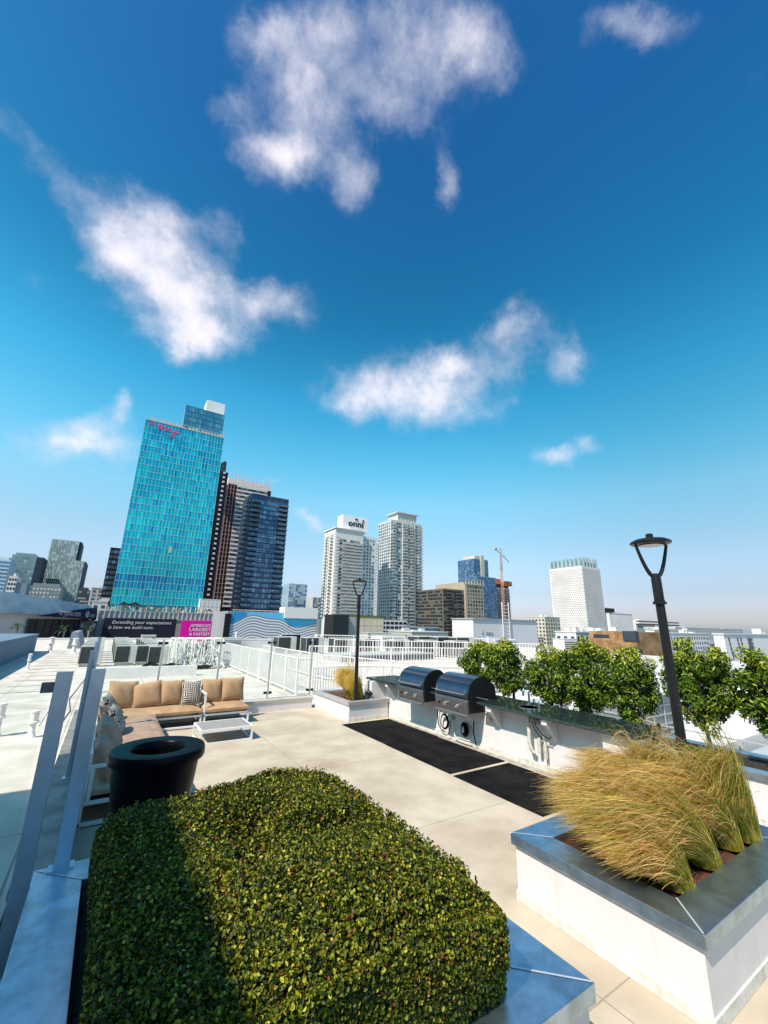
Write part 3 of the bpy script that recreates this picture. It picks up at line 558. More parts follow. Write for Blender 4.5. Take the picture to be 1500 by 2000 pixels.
p=MB(); p.lathe([(.0,0),(.30,0),(.315,.03),(.405,.90),(.448,.905),(.455,.925),(.452,.985),(.44,1.005),(.41,1.010),(.27,1.000),(.255,.985),(.25,.93),(.24,.60),(0,.58)],(.66,5.30,.013),56); p.build('body',BLACKG,pt,smooth=True)

# ================================================================ GLASS RAILINGS
PL=mat('pale aluminium',(.55,.56,.54),.45,metal=.3,var=.05)
BP=mat('post aluminium',(.45,.55,.67),.3,metal=.85,var=.08,vs=4)
def rail_post(t,x,y,z0,z1,w=.05,d=.03,face='x',mt=None,clamps=(-1,1)):
    p=MB(); p.box(x-w/2,x+w/2,y-d/2,y+d/2,z0,z1); p=p.build('post',mt,t,bevel=.003)
    b=MB(); b.box(x-w/2-.03,x+w/2+.03,y-d/2-.03,y+d/2+.03,z0-.002,z0+.012); b.build('base_plate',mt,p)
    for z in(z1-.10,z0+.16):
        for s in clamps:
            c=MB()
            if face=='x': c.box(x+s*(w/2+.002),x+s*(w/2+.085),y-.025,y+.025,z-.03,z+.03)
            else: c.box(x-.022,x+.022,y+s*(d/2+.002),y+s*(d/2+.07),z-.03,z+.03)
            c.build('glass_clamp',DARKP,p,bevel=.004)
def glass_panel(t,a,b,z0,z1):
    g=MB(); a=Vector((*a,0)); b=Vector((*b,0)); n=(b-a).cross(Vector((0,0,1))).normalized()*.005
    g.add([a-n+Vector((0,0,z0)),b-n+Vector((0,0,z0)),b+n+Vector((0,0,z0)),a+n+Vector((0,0,z0)),a-n+Vector((0,0,z1)),b-n+Vector((0,0,z1)),b+n+Vector((0,0,z1)),a+n+Vector((0,0,z1))],[(3,2,1,0),(4,5,6,7),(0,1,5,4),(1,2,6,5),(2,3,7,6),(3,0,4,7)])
    g.build('glass_panel',GLASSC,t)
br=thing('glass_railing','clear glass railing with pale posts on the kerb behind the sofa','railing',(2.5,11.78,.3)); xs=[1.22,2.58,3.94,5.17]
for x in xs: rail_post(br,x,11.78,.30,1.86,mt=PL)
for i in range(3): glass_panel(br,(xs[i]+.05,11.78),(xs[i+1]-.05,11.78),.36,1.78)
glass_panel(br,(.08,11.78),(xs[0]-.05,11.78),.36,1.78)
lr=thing('glass_railing','tall glass railing with wide blue steel posts running along the left sofa','railing',(0,8,.42))
ly=[(4.34,.51),(6.85,.42),(9.35,.42),(11.70,.42)]
for y,z0 in ly: rail_post(lr,.0 if y<5 else -.10,y,z0,1.90,.10 if y<5 else .07,.05,face='y',mt=BP,clamps=(1,))
for i in range(3): glass_panel(lr,(-.0 if i==0 else -.10,ly[i][0]+.06),(-.10,ly[i+1][0]-.06),.46,1.80)
er=thing('glass_railing','glass railing outside the ledge, its blue post farthest left with a square plate','railing',(-.215,4.18,0))
rail_post(er,-.215,4.18,.0,1.90,.105,.03,face='x',mt=BP,clamps=())
cp_=MB(); cp_.box(-.345,-.268,4.17,4.19,1.755,1.83); cp_.build('clamp_plate',CLAMP,er,bevel=.003)
glass_panel(er,(-.29,4.18),(-1.5,4.18),.25,1.83)
# ================================================================ ROOF THINGS LEFT AND BEHIND
def vent(label,x,y,h,r=.055,two=True):
    t=thing('vent_pipe',label,'vent pipe',(x,y,0),'white vent pipes on the left roof'); p=MB(); p.lathe([(r*2.1,0),(r*1.5,.03),(r*1.15,.09),(r,.10),(r,h),(0,h)],(x,y,0),18); p.build('pipe',WHITE,t,smooth=True)
    c=MB(); z=h*.60; c.lathe([(r*1.02,-.02),(r*1.7,-.03),(r*1.7,0),(r*1.3,.012),(r*1.3,h*.33),(r*1.55,h*.35),(r*1.55,h*.39),(0,h*.42)],(x,y,z),18); c.build('cap',WHITE,t,smooth=True)
vent('white capped roof vent pipe nearer the deck, left of the first post',-.93,11.35,.50); vent('white capped roof vent pipe cut by the left picture edge',-1.52,11.75,.62)
vent('small vent pipe beside the long blue shaded roof wall',-3.1,38.,1.0,.12); vent('thin white vent stub standing in front of the blue shaded wall',-2.75,25.5,.7,.05); vent('small vent by the dark roof hatch',-1.65,36.,1.0,.12)
w=MB(); w.box(-12,-4.05,12,39.0,.0,1.12); w.box(-12,-4.0,11.9,39.1,1.122,1.2); tag(w.build('raised_roof_block',mat('blue shade wall',(.12,.19,.26),.8,var=.1,vs=.4)),'long low raised roof block with a blue shaded side wall','roof block')  # blue of the shaded side is put into the wall colour
w=MB(); w.prism([(-2.4,0),(-1.5,0),(-1.9,1.25),(-2.3,1.25)],'y',42,49); tag(w.build('roof_hatch',mat('hatch metal',(.22,.25,.30),.6)),'small slanted grey roof hatch left of the condenser rows','roof hatch')
w=MB()
for k in range(13): w.box(-2.5-.03*k,-.75-.08*k*.3,18+1.55*k,18.05+1.55*k,.0,.012)
tag(w.build('walkway_seams',mat('dark roof seam',(.30,.27,.23),.9)),'row of parallel seams across the walkway on the left roof','roof seams')  # strips carry one dark seam colour
w=MB(); w.tube([(-.60,11.0,.01),(-.45,14,.01),(-.6,16,.01),(-.25,25,.01),(-1.3,44,.01)],.012,5); w.tube([(-.45,11.6,1.2),(-.9,12.4,.01)],.006,5); tag(w.build('roof_cable',BLACK),'thin dark cable lying across the left white roof','cable')
# condensers
CON=mat('white unit casing',(.56,.55,.51),.5,var=.1,vs=3); GRL=mat('dark condenser coil',(.035,.04,.043),.6,var=.5,vs=20)
def condenser(label,x,y,w=.95,d=.42,h=1.0,grp='condenser rows behind the sofa'):
    t=thing('condenser_unit',label,'air conditioner',(x,y,0),grp)
    b=MB(); b.box(x,x+w,y,y+d,.12,h); b.build('casing',CON,t,bevel=.01)
    g=MB(); g.box(x+.02,x+w*.66,y-.02,y-.002,.17,h-.05)
    for k in range(9): g.box(x+.03,x+w*.66-.01,y-.028,y-.0205,.2+k*(h-.28)/9,.215+k*(h-.28)/9)
    g.build('coil_grille',GRL,t); s=MB(); s.box(x-.02,x-.002,y+.03,y+d-.03,.17,h-.05); s.build('side_coil',GRL,t)
    f=MB(); f.box(x+.05,x+w-.05,y+.03,y+.08,0,.118); f.box(x+.05,x+w-.05,y+d-.08,y+d-.03,0,.118); f.build('feet',GREYP,t); return t
L_=['first','second','third','fourth','fifth','sixth','seventh','eighth']
c0=condenser('first condenser unit of the leftmost row, with a large dark grille',-.93,26)
for r_,(x,y0,row) in enumerate(((-.93,26,'leftmost row'),(.56,26.2,'middle row'),(2.0,25.2,'right row'))):
    for k in range(7):
        if r_==0 and k==0: continue
        copy_thing(c0,(x,y0+k*1.9+0,0),f'{L_[k]} condenser unit of the {row}, counted from the deck')
copy_thing(c0,(1.50,26.2,0),'extra condenser unit standing beside the front of the middle row'); 
c1=condenser('dark faced condenser at the left end of the row beyond the white fence',11.3,32.3,1.5,1.1,1.25,'dark condensers beyond the white fence')
for k in range(1,7): copy_thing(c1,(11.3+k*1.75,32.3-k*1.4,0),f'{L_[k]} dark faced condenser of the row beyond the white fence')
def silver_unit(label,x,y,z): return condenser(label,x,y,1.9,1.4,1.5,'grey condensers beyond the grills')
c2=silver_unit('grey finned condenser at the left end of the row beyond the grills',20.5,26.5,0)
for k in range(1,3): copy_thing(c2,(20.5+k*1.1,26.5-k*1.0,0),f'{L_[k]} grey finned condenser of the row beyond the grills')
# piping racks
def rack(label,x,y):
    t=thing('pipe_rack',label,'pipe rack',(x,y,0),'white insulated pipe racks'); rr=random.Random(int(x*10)); f=MB()
    for dx in(0,.34):
        for dy in(0,1.6): f.tube([(x+dx,y+dy,0),(x+dx,y+dy,1.42)],.035,6)
    f.tube([(x,y,1.42),(x+.34,y,1.42),(x+.34,y+1.6,1.42),(x,y+1.6,1.42),(x,y,1.42)],.035,6); f.build('frame',WHITE,t)
    p=MB()
    for k in range(11):
        a=rr.uniform(0,.34); z=rr.uniform(.1,1.4); dy=rr.uniform(-.1,1.5); p.tube([(x+a,y+dy,0.05),(x+a+rr.uniform(-.1,.1),y+dy,z*.5),(x+rr.uniform(0,.4),y+dy+rr.uniform(-.2,.2),z),(x+rr.uniform(-.1,.5),y+dy-.25,z+rr.uniform(-.4,.1)),(x+rr.uniform(-.2,.6),y-.4,.06)],rr.uniform(.015,.04),6)
    p.build('pipes',mat('insulated pipe',(.55,.56,.52),.5,var=.3,vs=8),t,smooth=True)
for k,l in enumerate(('leftmost','second','third','fourth','rightmost')): rack(f'{l} of the white pipe racks right of the condenser rows',2.95+k*.46,23.4)
p=MB(); p.tube([(.9,22.5,.12),(1.6,22.6,.1),(2.6,22.4,.16),(3.4,22.6,.1)],.07,8); p.tube([(.1,22.9,.12),(1.2,22.2,.1)],.06,8); tag(p.build('insulated_pipe',WHITE,smooth=True),'white insulated pipe lying on the roof in front of the condensers','pipe')
p=MB(); p.tube([(1.7,23.0,.2),(2.0,23.2,.35),(2.4,22.9,.15),(2.9,23.2,.25),(3.5,22.9,.12),(4.8,23.1,.1)],.09,8); tag(p.build('hose_bundle',BLACK,smooth=True),'tangle of black hoses between the condensers and the pipe racks','hose')
w=MB(); w.box(-.28,3.6,20.5,20.75,0,.42); tag(w.build('roof_curb',WHITE),'low white curb on the roof just behind the glass railing','curb')
# fences
def picket(label,pts,h=1.15,sp=.11,z0=0,rails=(.10,1.0),r=.011,dense=True,tops=None):
    a0=pts[0]; t=thing('picket_fence',label,'fence',(a0[0],a0[1],z0),'white metal picket fences on the roofs'); ps=MB();rl=MB();po=MB()
    for (x0,y0),(x1,y1) in zip(pts[:-1],pts[1:]):
        Ln=math.hypot(x1-x0,y1-y0); n=max(1,int(Ln/sp)); 
        for k in range(n):
            q=k/n; x=x0+(x1-x0)*q; y=y0+(y1-y0)*q
            if k%14==0: po.box(x-.03,x+.03,y-.03,y+.03,z0,z0+h+.02)
            else: ps.box(x-r,x+r,y-r,y+r,z0+rails[0],z0+h*rails[1])
        for z in(rails[0],h): rl.tube([(x0,y0,z0+z),(x1,y1,z0+z)],.025,4)
    ps.build('pickets',WHITE,t); rl.build('rail',WHITE,t); po.build('post',WHITE,t)
picket('white picket fence slanting away behind the right end of the sofa',[(5.75,26),(5.62,18),(5.56,13.75),(6.05,13.6)])
picket('white picket fence running right behind the small planter',[(6.05,13.6),(7.2,13.9),(9.1,13.4),(9.3,9.6)],.85)
picket('longer white fence in the next row, past the slanting one',[(7.9,25),(8.0,17),(9.2,13.3)],1.0,.13)
picket('tall white railing on the roof edge left of the distant lamp',[(9.5,22),(14,19.5),(20,17)],1.1,.16)
picket('dense white picket fence behind the grills',[(14,28),(20,24),(26,19.5)],1.2,.2)
picket('white fence along the far parapet right of the lamp post',[(16,36),(23,30.5),(30,25)],1.3,.25)
def steelrail(label,pts,z0,h=1.05,n=5,mt=None):
    t=thing('cable_railing',label,'railing',(*pts[0],z0),'horizontal rail fences beyond the trees'); a=MB();b=MB()
    for p0,p1 in zip(pts[:-1],pts[1:]):
        Ln=math.hypot(p1[0]-p0[0],p1[1]-p0[1]); k=max(1,round(Ln/1.5))
        for i in range(k+1): q=i/k; x=p0[0]+(p1[0]-p0[0])*q; y=p0[1]+(p1[1]-p0[1])*q; a.box(x-.03,x+.03,y-.03,y+.03,z0,z0+h)
        for i in range(n): b.tube([(*p0,z0+h*(i+1)/n-.02),(*p1,z0+h*(i+1)/n-.02)],.014,5)
    a.build('post',mt or WHITE,t); b.build('rail',mt or WHITE,t)
steelrail('white horizontal rail fence just behind the grill lids',[(9.4,12.9),(12,10.2),(14,8.6)],-.3,1.1,4)
steelrail('grey horizontal rail fence behind the right tree',[(9.3,.6),(9.3,4.4),(10.8,6.6)],-.6,1.15,6,PL)
# glass elevator box beyond the counter end
GPAN=mat('grey glass cladding panel',(.20,.23,.24),.25,var=.3,vs=1.2,spec=.6)
gb=thing('glass_clad_box','grey glass clad roof box with white bands beyond the counter end','roof box',(10.6,5.4,-3.2)); m=MB(); m.box(9.9,11.4,5.0,6.3,-3.2,.90); m.build('cladding',GPAN,gb)
m=MB()
for k in range(10): z=-.9+k*.195; m.box(9.88,11.42,4.98,6.32,z,z+.022)
for x in(9.88,10.38,10.88,11.40): m.box(x-.012,x+.012,4.972,4.992,-.9,.9)
for y in(4.98,5.42,5.86,6.3): m.box(9.868,9.888,y-.012,y+.012,-.9,.9)
m.build('frame_bands',PL,gb)
m=MB(); m.box(9.8,11.5,4.9,6.4,.90,.96); m.build('roof_slab',WHITE,gb)
# stepped roofs beyond the trees
RF=mat('weathered roof',(.48,.46,.43),.8,var=.25,vs=.5,streak=.3)
for (l,x0,x1,y0,y1,z0,z1) in (('white roof slab behind the trees beyond the counter',9.6,16,7.2,12.4,-3.2,-.55),('grey stepped roof terrace between the two right trees',11.8,18,1.2,4.9,-3.2,-1.1),('broad white roof terrace farther right behind the trees',14,30,5.2,10.5,-3.2,-.9),
 ('long white roof parapet in the distance behind the right trees',18,46,10.8,13.0,-3.2,-.25),('low grey plant room on the roofs at the right',24,34,1.5,4.6,-3.2,-.3)):
    t=thing('roof_terrace',l,'roof',((x0+x1)/2,(y0+y1)/2,z0)); m=MB(); m.box(x0,x1,y0,y1,z0,z1); m.build('slab',WHITE if 'white' in l else RF,t); m=MB(); 
    for q in((x0,x1,y0,y0+.2),(x0,x1,y1-.2,y1),(x0,x0+.2,y0+.2,y1-.2),(x1-.2,x1,y0+.2,y1-.2)): m.box(*q,z1+.002,z1+.28)
    m.build('parapet',WHITE if 'white' in l else PL,t)
def roofbox(l,x0,x1,y0,y1,z0,z1,mt,cat='roof unit',cap=None):
    t=thing('roof_unit',l,cat,((x0+x1)/2,(y0+y1)/2,z0)); m=MB(); m.box(x0,x1,y0,y1,z0,z1); m.build('housing',mt,t,bevel=.02); m=MB(); m.box(x0-.05,x1+.05,y0-.05,y1+.05,z1+.002,z1+.06); m.build('lid',cap or PL,t)
    m=MB()
    for k in range(5): m.box(x0+.1,x1-.1,y0-.02,y0-.002,z0+(z1-z0)*(.2+.14*k),z0+(z1-z0)*(.26+.14*k))
    m.build('louvre',GRL,t)
roofbox('boxy metal roof unit on the white slab behind the trees',10.5,11.8,8.0,9.0,-.55,.1,RF); roofbox('grey duct housing left of the grey terrace',13,14.6,3,4.2,-1.1,-.45,GREYP)
roofbox('square white exhaust housing beyond the picket fences',22,24.5,34,36,0,1.3,WHITE); roofbox('wide flat grey skylight curb beyond the fence',12.5,20,24,26.5,0,.38,GREYP); roofbox('low light box near the far parapet',28,31,30,32,0,1.2,RF)
roofbox('dark cube shaped roof fan left of the distant lamp post',13.3,14.6,36,37.2,0,1.3,DARKP)
capped_wall('parapet_wall','white parapet wall at the far edge of the roof',-12,44,57.6,57.95,.24,cap=WHITE)
capped_wall('parapet_wall','white parapet along the right far roof edge behind the grills',9.25,44,39.6,39.95,.8,cap=WHITE)
# unseen block added out of frame to shade the left roof and hedge
w=thing('unseen_shade_block','unseen tall white block left of the camera, added to cast shade','shade block',(-6,1,0)); m=MB(); m.box(-9,-4.0,-6,6.45,0,6.65); m.build('wall',STUC,w); m=MB(); m.box(-9.1,-3.96,-6.1,6.5,6.652,6.8); m.build('roof',PL,w); m=MB(); m.box(-3.995,-3.95,1,2,0,2.1); m.build('door',GREYP,w)
# wind bell scarf: dark spotty gull shaped antenna on fence

for l,x0,w,y0,d_,h,mt in(('low white exhaust fan box left of the far dark roof cube',8.5,1.6,38,1.4,.9,WHITE),('long grey duct lying on the far white roof',14.5,6.5,44,.7,.6,GREYP),('small tan roof box near the far parapet, left of centre',3.0,1.2,48,1.2,.8,STONE),
 ('pair sized grey air handler beyond the condenser rows',24,3.2,40,1.8,1.4,RF),('white square roof hatch right of the distant lamp',18.5,1.4,33,1.4,.5,WHITE),('dark vent box far behind the grills',32,1.3,27.5,1.2,1.0,GREYP),('pale duct elbow housing at the far right of the roof',37,2.2,25,1.2,1.3,WHITE),('tiny dark roof box behind the pipe racks',5.5,.8,33,.8,.7,DARKP)):
    roofbox(l,x0,x0+w,y0,y0+d_,0,h,mt)
for k,(x,y,l) in enumerate(((10.5,42,'thin white vent stack left of the distant lamp post'),(17,38,'thin white vent stack just right of the distant lamp post'),(22,29.5,'short vent stack behind the first grill'),(27,34,'vent stack standing between the far roof boxes'),(33,31,'rightmost thin vent stack on the far roof'))): vent(l,x,y,1.3,.09)
# ================================================================ CITY
def glassm(name,col,rough=.12,metal=.75,var=.15,vs=.05): return mat(name,col,rough,metal=metal,var=var,vs=vs)
def pm(name,col,rough=.75,var=.08,vs=.05): return mat(name,col,rough,var=var,vs=vs,spec=.3)
WG=pm('pale grey facade',(.55,.56,.55)); CR=pm('cream facade',(.55,.50,.40)); DGL=glassm('dark window glass',(.07,.09,.11),.15,.4); CONCF=pm('concrete facade',(.42,.41,.39)); WHF=pm('white facade',(.76,.70,.69))
BGL=glassm('blue window glass',(.13,.24,.38),.15,.7)
def cells(mb,f,c,a0,a1,z0,z1,nx,nz,fx=.9,fz=.9,w=(1,),seed=1,skip=0):
    r=random.Random(seed); dx=(a1-a0)/nx; dz=(z1-z0)/nz
    for j in range(nz):
        for i in range(nx):
            if skip and r.random()<skip: continue
            a=a0+dx*(i+.5-fx/2); b=a+dx*fx; z=z0+dz*(j+.5-fz/2); zz=z+dz*fz; mi=r.choices(range(len(w)),w)[0]
            if f=='y': mb.quad((a,c,z),(b,c,z),(b,c,zz),(a,c,zz),mi)
            else: mb.quad((c,b,z),(c,a,z),(c,a,zz),(c,b,zz),mi)
def bars(mb,f,c,a0,a1,z0,z1,nx,nz,tx,tz,d=.12):
    for i in range(nx+1 if tx else 0):
        a=a0+(a1-a0)*i/nx
        if f=='y': mb.box(a-tx/2,a+tx/2,c-d,c,z0,z1)
        else: mb.box(c-d,c,a-tx/2,a+tx/2,z0,z1)
    for j in range(nz+1 if tz else 0):
        z=z0+(z1-z0)*j/nz
        if f=='y': mb.box(a0,a1,c-d*1.1,c,z-tz/2,z+tz/2)
        else: mb.box(c-d*1.1,c,a0,a1,z-tz/2,z+tz/2)
def building(label,x0,x1,y0,y1,z0,z1,wall,cat='building',name='building',group=None,wname='wall'):
    t=thing(name,label,cat,((x0+x1)/2,(y0+y1)/2,z0),group); m=MB(); m.box(x0,x1,y0,y1,z0,z1); m.build(wname,wall,t); return t
def glaze(t,faces,z0,z1,fh,mats,w,fx=.85,fz=.6,cw=3.2,seed=1,name='window_glazing',skip=0,gap=.12):
    m=MB()
    for f,c,a0,a1 in faces: cells(m,f,c-gap,a0,a1,z0,z1,max(1,round((a1-a0)/cw)),max(1,round((z1-z0)/fh)),fx,fz,w,seed,skip)
    return m.build(name,mats,t)
def balconies(t,x0,x1,yf,z0,fh,n,depth,slab,rail,face='y'):
    m=MB()
    if face=='y': m.box(x0,x1,yf-depth,yf-.01,z0,z0+.28)
    else: m.box(yf-depth,yf-.01,x0,x1,z0,z0+.28)
    first=m.build('balcony',slab,t); g=MB()
    if face=='y': g.box(x0+.05,x1-.05,yf-depth+.03,yf-depth+.1,z0+.28,z0+1.25)
    else: g.box(yf-depth+.03,yf-depth+.1,x0+.05,x1-.05,z0+.28,z0+1.25)
    g=g.build('railing',rail,first)
    for k in range(1,n):
        c=first.copy(); COL.objects.link(c); c.parent=t; c.location.z+=fh*k; h=g.copy(); COL.objects.link(h); h.parent=c
# --- teal hotel tower
tl=building('tall bright teal glass hotel tower with a pink script sign',-.6,38.4,230,252,-20,103.2,glassm('teal spandrel',(.04,.30,.40),.25,.5),'tower','hotel_tower')
TM=[glassm('teal glass',c,.16,.5,.2,.03) for c in((.0,.56,.62),(.0,.42,.60),(.01,.68,.70),(.0,.22,.48),(.0,.48,.54))]
m=MB(); nz=27; zA,zB=9.5,103
for j in range(nz):
    q=j/(nz-1); za=zA+(zB-zA)*j/nz; zb=zA+(zB-zA)*(j+1)/nz
    w=(6-4*q,2+6*q,3*(1-abs(q-.6)*1.6)+.2,.2+1.0*q*q,2) if j not in(2,3) else (0,3,0,5,1)
    cells(m,'y',229.85,-.6,38.4,za,zb,50,1,.96,.93,w,j+3)
m.build('curtain_wall',TM,tl)
m=MB(); bars(m,'y',229.84,-.6,38.4,zA,zB,25,27,.10,.16,.12); m.build('mullions',pm('pale mullion',(.32,.62,.68)),tl)
m=MB(); m.quad((19.5,229.6,35.2),(20.9,229.6,35.2),(20.9,229.6,38.4),(19.5,229.6,38.4)); m.build('open_window',CR,tl)
m=MB(); m.box(-.8,38.6,229.6,252.4,103.2,103.6); bars(m,'y',230.2,1.2,38.4,103.6,105.4,16,1,.2,.15,.15)
for k in range(22): m.box(2+k*1.65,2.9+k*1.65,231,232,103.6,104.3+random.random()*1.6)
m.build('roof_terrace',CR,tl)
m=MB(); m.box(17.2,38.0,236,250,103.6,120.5); m.build('crown_block',glassm('crown glass',(.20,.42,.48),.2,.6),tl)
m=MB(); cells(m,'y',235.85,17.2,38.0,105,120,14,5,.93,.9,(3,2,1),5); bars(m,'y',235.8,17.2,38.0,105,120.3,14,5,.14,.2); m.build('crown_glazing',[glassm('crown pane',(.16,.38,.46),.15,.7),glassm('crown pane',(.12,.30,.44),.15,.7),glassm('crown pane',(.3,.5,.52),.15,.6)],tl)
m=MB(); m.box(28,38.2,240,249,120.5,129.5); m.build('white_penthouse',pm('penthouse white',(.82,.81,.78)),tl)
m=MB(); P_=[]
def loop(x,z,pts,s=1.0): P_.append([(x+a*s,228.9,z+b*s) for a,b in pts])
def arcs(cx,cz,rx,rz,a0,a1,n=12): return [(cx+rx*math.cos(R(a0+(a1-a0)*i/n)),cz+rz*math.sin(R(a0+(a1-a0)*i/n))) for i in range(n+1)]
loop(1.8,100.6,[(-.6,-.8),(0,.9)]+arcs(.8,.2,.8,1,160,0)+[(1.6,-.8)]+arcs(2.4,.2,.8,1,180,0)+[(3.2,-.8),(4.0,-1.0)])
loop(5.6,100.4,arcs(.9,.1,1.2,1.1,200,560,20)+[(2.2,.2),(3.2,.9)]); loop(9.0,100.1,[(-.3,1.0),(.4,.4),(1.4,-1),(2.2,-.9)]); loop(9.0,100.1,[(2.1,1),(.9,-.2),(-.3,-1.1)])
loop(11.8,99.8,[(-.4,.9),(-.2,-.6),(.8,-1.0),(1.8,.2),(2.1,1.1),(1.9,-1.2),(1.5,-3.2),(.3,-3.9),(-.5,-3.1),(.6,-2.0),(2.4,-.9),(3.6,0)])
loop(1.2,99,[(-.2,0),(5,-.3),(10,-.9)]) if False else None
for q in P_: m.tube(q,.24,6)
m.build('script_sign',pm('magenta sign',(.70,.01,.22)),tl,smooth=True)
pd=building('grey ribbed hotel podium carrying the banners and a planted terrace',-4,47,222,262,-20,6.0,pm('podium grey',(.36,.36,.37)),'podium','hotel_podium')
m=MB(); bars(m,'y',221.95,-4,47,2.6,6.0,26,1,.5,.15,.3); m.build('ribs',pm('podium ribs',(.56,.55,.53)),pd)
m=MB(); rr=random.Random(4)
for k in range(95):
    x=-2+rr.uniform(0,47); m.tube([(x,222.6,6.0),(x+rr.uniform(-.8,.8),222.6,6+rr.uniform(1.2,2.9))],rr.uniform(.06,.22),5,rr.randrange(4))
for k in range(30):
    x=-1+rr.uniform(0,45); z=6+rr.uniform(.2,1.6); m.box(x,x+rr.uniform(.4,1.3),222.8,223.4,z,z+rr.uniform(.4,1.1),rr.randrange(4))
m.build('terrace_frames',[WHF,CR,pm('terrace green',(.14,.17,.10)),pm('terrace orange',(.5,.28,.10))],pd)
m=MB(); m.prism([(3,9.2),(4.5,10.2),(6,9.3),(7.5,9.6),(9,10.2),(12,8.6),(11,8.5),(8,9.2),(6.5,7.4),(5.5,7.2),(5,8.4)],'y',223,224.5); m.build('sculpted_canopy',pm('dark bronze',(.045,.03,.02)),pd)
m=MB(); m.box(37,46.8,226,240,6.0,13.2); m.build('white_wing',pm('wing panels',(.72,.68,.66)),pd); m=MB(); bars(m,'y',225.95,37,46.8,6.2,13,5,2,.06,.06,.05); m.build('wing_joints',CONCF,pd)
bn=thing('banner','dark billboard with white handwriting style slogan below the teal tower','billboard',(12,219,-4)); m=MB(); m.box(-1.6,26.8,218.7,219.2,-9,2.9); m.build('board',pm('billboard dark',(.012,.012,.03)),bn)
m=MB(); text_y(m,'Exceeding your expectations',1.3,218.62,.55,2.0,.05,1.0,shear=.2); text_y(m,'is how we build ours.',.3,218.62,-1.65,2.0,.05,1.0,shear=.2); m.build('lettering',WHF,bn)
bn=thing('banner','bright magenta billboard with bold white capital letters','billboard',(38,219,-5)); m=MB(); m.box(28.9,46.2,218.7,219.2,-9,2.6); m.build('board',pm('billboard magenta',(.86,.003,.36)),bn)
m=MB(); text_y(m,"AMERICA'S",37.5,218.62,-.35,1.7,.05,1.1,align='CENTER',bold=.04); text_y(m,'LARGEST',37.5,218.62,-2.35,2.15,.05,1.12,align='CENTER',bold=.05); text_y(m,'& FASTEST',37.5,218.62,-4.3,1.8,.05,1.1,align='CENTER',bold=.05); m.build('lettering',WHF,bn)
# dark towers right of teal
t=building('dark slab tower hidden behind the left edge of the teal tower',-6.2,6,300,320,-20,45,DARKP,'tower','dark_tower'); glaze(t,[('y',300,-6.2,6)],0,44,3.2,[DGL,BGL],(3,1),cw=2)  # walls use the near-black panel colour
t=building('black balcony tower squeezed behind the right edge of the teal tower',44,56.3,300,312,-20,108,pm('black facade',(.018,.02,.03)),'tower','residential_tower')
m=MB(); m.prism([(44,108),(54.5,108),(54.5,116),(53,117)],'y',301,329); m.build('sloped_crown',pm('crown dark',(.04,.06,.10)),t)
for x in(48.5,52.6): balconies(t,x,x+1.6,300,12,3.5,28,1.2,WHF,WHF)
t=building('white and dark red striped tower with a pale roof frame',63,98,330,352,-20,110,pm('dark red panels',(.045,.012,.016)),'tower','residential_tower')
m=MB()
for j in range(29): m.box(70.2,95,329.2,329.95,13+j*3.4,14.3+j*3.4)
m.build('white_bands',WHF,t); m=MB(); cells(m,'y',329.85,70.2,95,14.3,110,8,28,.9,.8,(1,1),3); m.build('window_glazing',[DGL,pm('blind grey',(.35,.37,.38))],t)
m=MB(); bars(m,'y',329.9,63,70.1,13,109,3,28,.4,.25,.3); m.build('red_grid',pm('rose mullions',(.42,.30,.28)),t)
m=MB(); bars(m,'y',330,63,98,110,119,10,4,.35,.3,.3); m.box(63,98,333,350,110,116); m.build('roof_frame',WHF,t)
t=building('dark blue glass tower with two stacks of balconies',62.5,86.5,250,271,-20,80.5,glassm('blue spandrel',(.045,.085,.16),.25,.5),'tower','glass_tower')
GT=[glassm('blue pane',c,.12,.7) for c in((.16,.27,.40),(.08,.15,.26),(.26,.38,.50))]
m=MB(); cells(m,'y',249.85,62.7,86.3,10,77,12,22,.9,.72,(3,2,1),8); cells(m,'x',62.35,250.2,271,10,77,8,22,.92,.85,(4,2,0),9); m.build('curtain_wall',GT,t)
m=MB(); bars(m,'y',249.8,62.7,86.3,10,80,6,22,.2,.35,.2); bars(m,'y',249.8,68.5,81,77,80.3,12,1,.12,.1,.1); m.build('mullions',pm('slate mullion',(.10,.14,.19)),t)
for a,b in((63,68.2),(80.5,86.2)): balconies(t,a,b,249.6,10.2,3.05,22,1.6,pm('dark slab',(.035,.04,.05)),pm('balcony glass',(.12,.16,.21)))
m=MB(); rr=random.Random(9)
for k in range(16): c=(60+rr.uniform(0,20),247+rr.uniform(-2,0),7.4+rr.uniform(0,1.2)); m.lathe([(0,-1.2),(1.2,-.8),(1.7,0),(1.1,.9),(0,1.3)],c,9)
o=m.build('roof_garden_hedge',pm('dark hedge',(.012,.016,.010)),smooth=True); tag(o,'dark round bushes on the roof below the blue glass tower','bushes')
# mural building
mm=bpy.data.materials.new('wave mural'); mm.use_nodes=True; t_=mm.node_tree; b=t_.nodes['Principled BSDF']; b.inputs['Roughness'].default_value=.8
c=t_.nodes.new('ShaderNodeTexCoord'); s_=t_.nodes.new('ShaderNodeSeparateXYZ'); t_.links.new(c.outputs['Object'],s_.inputs[0]); x,z=s_.outputs[0],s_.outputs[2]   # object origin at (50.5,0)
rid=M2('ADD',M2('MULTIPLY',M2('SINE',M2('ADD',M2('MULTIPLY',x,.20,tree=t_),2.6,tree=t_),tree=t_),1.7,tree=t_),M2('MULTIPLY',M2('SINE',M2('MULTIPLY',x,.55,tree=t_),tree=t_),.5,tree=t_),tree=t_)
hh=M2('SUBTRACT',z,rid,tree=t_); st=M2('GREATER_THAN',M2('SINE',M2('MULTIPLY',hh,6.6,tree=t_),tree=t_),.1,tree=t_)
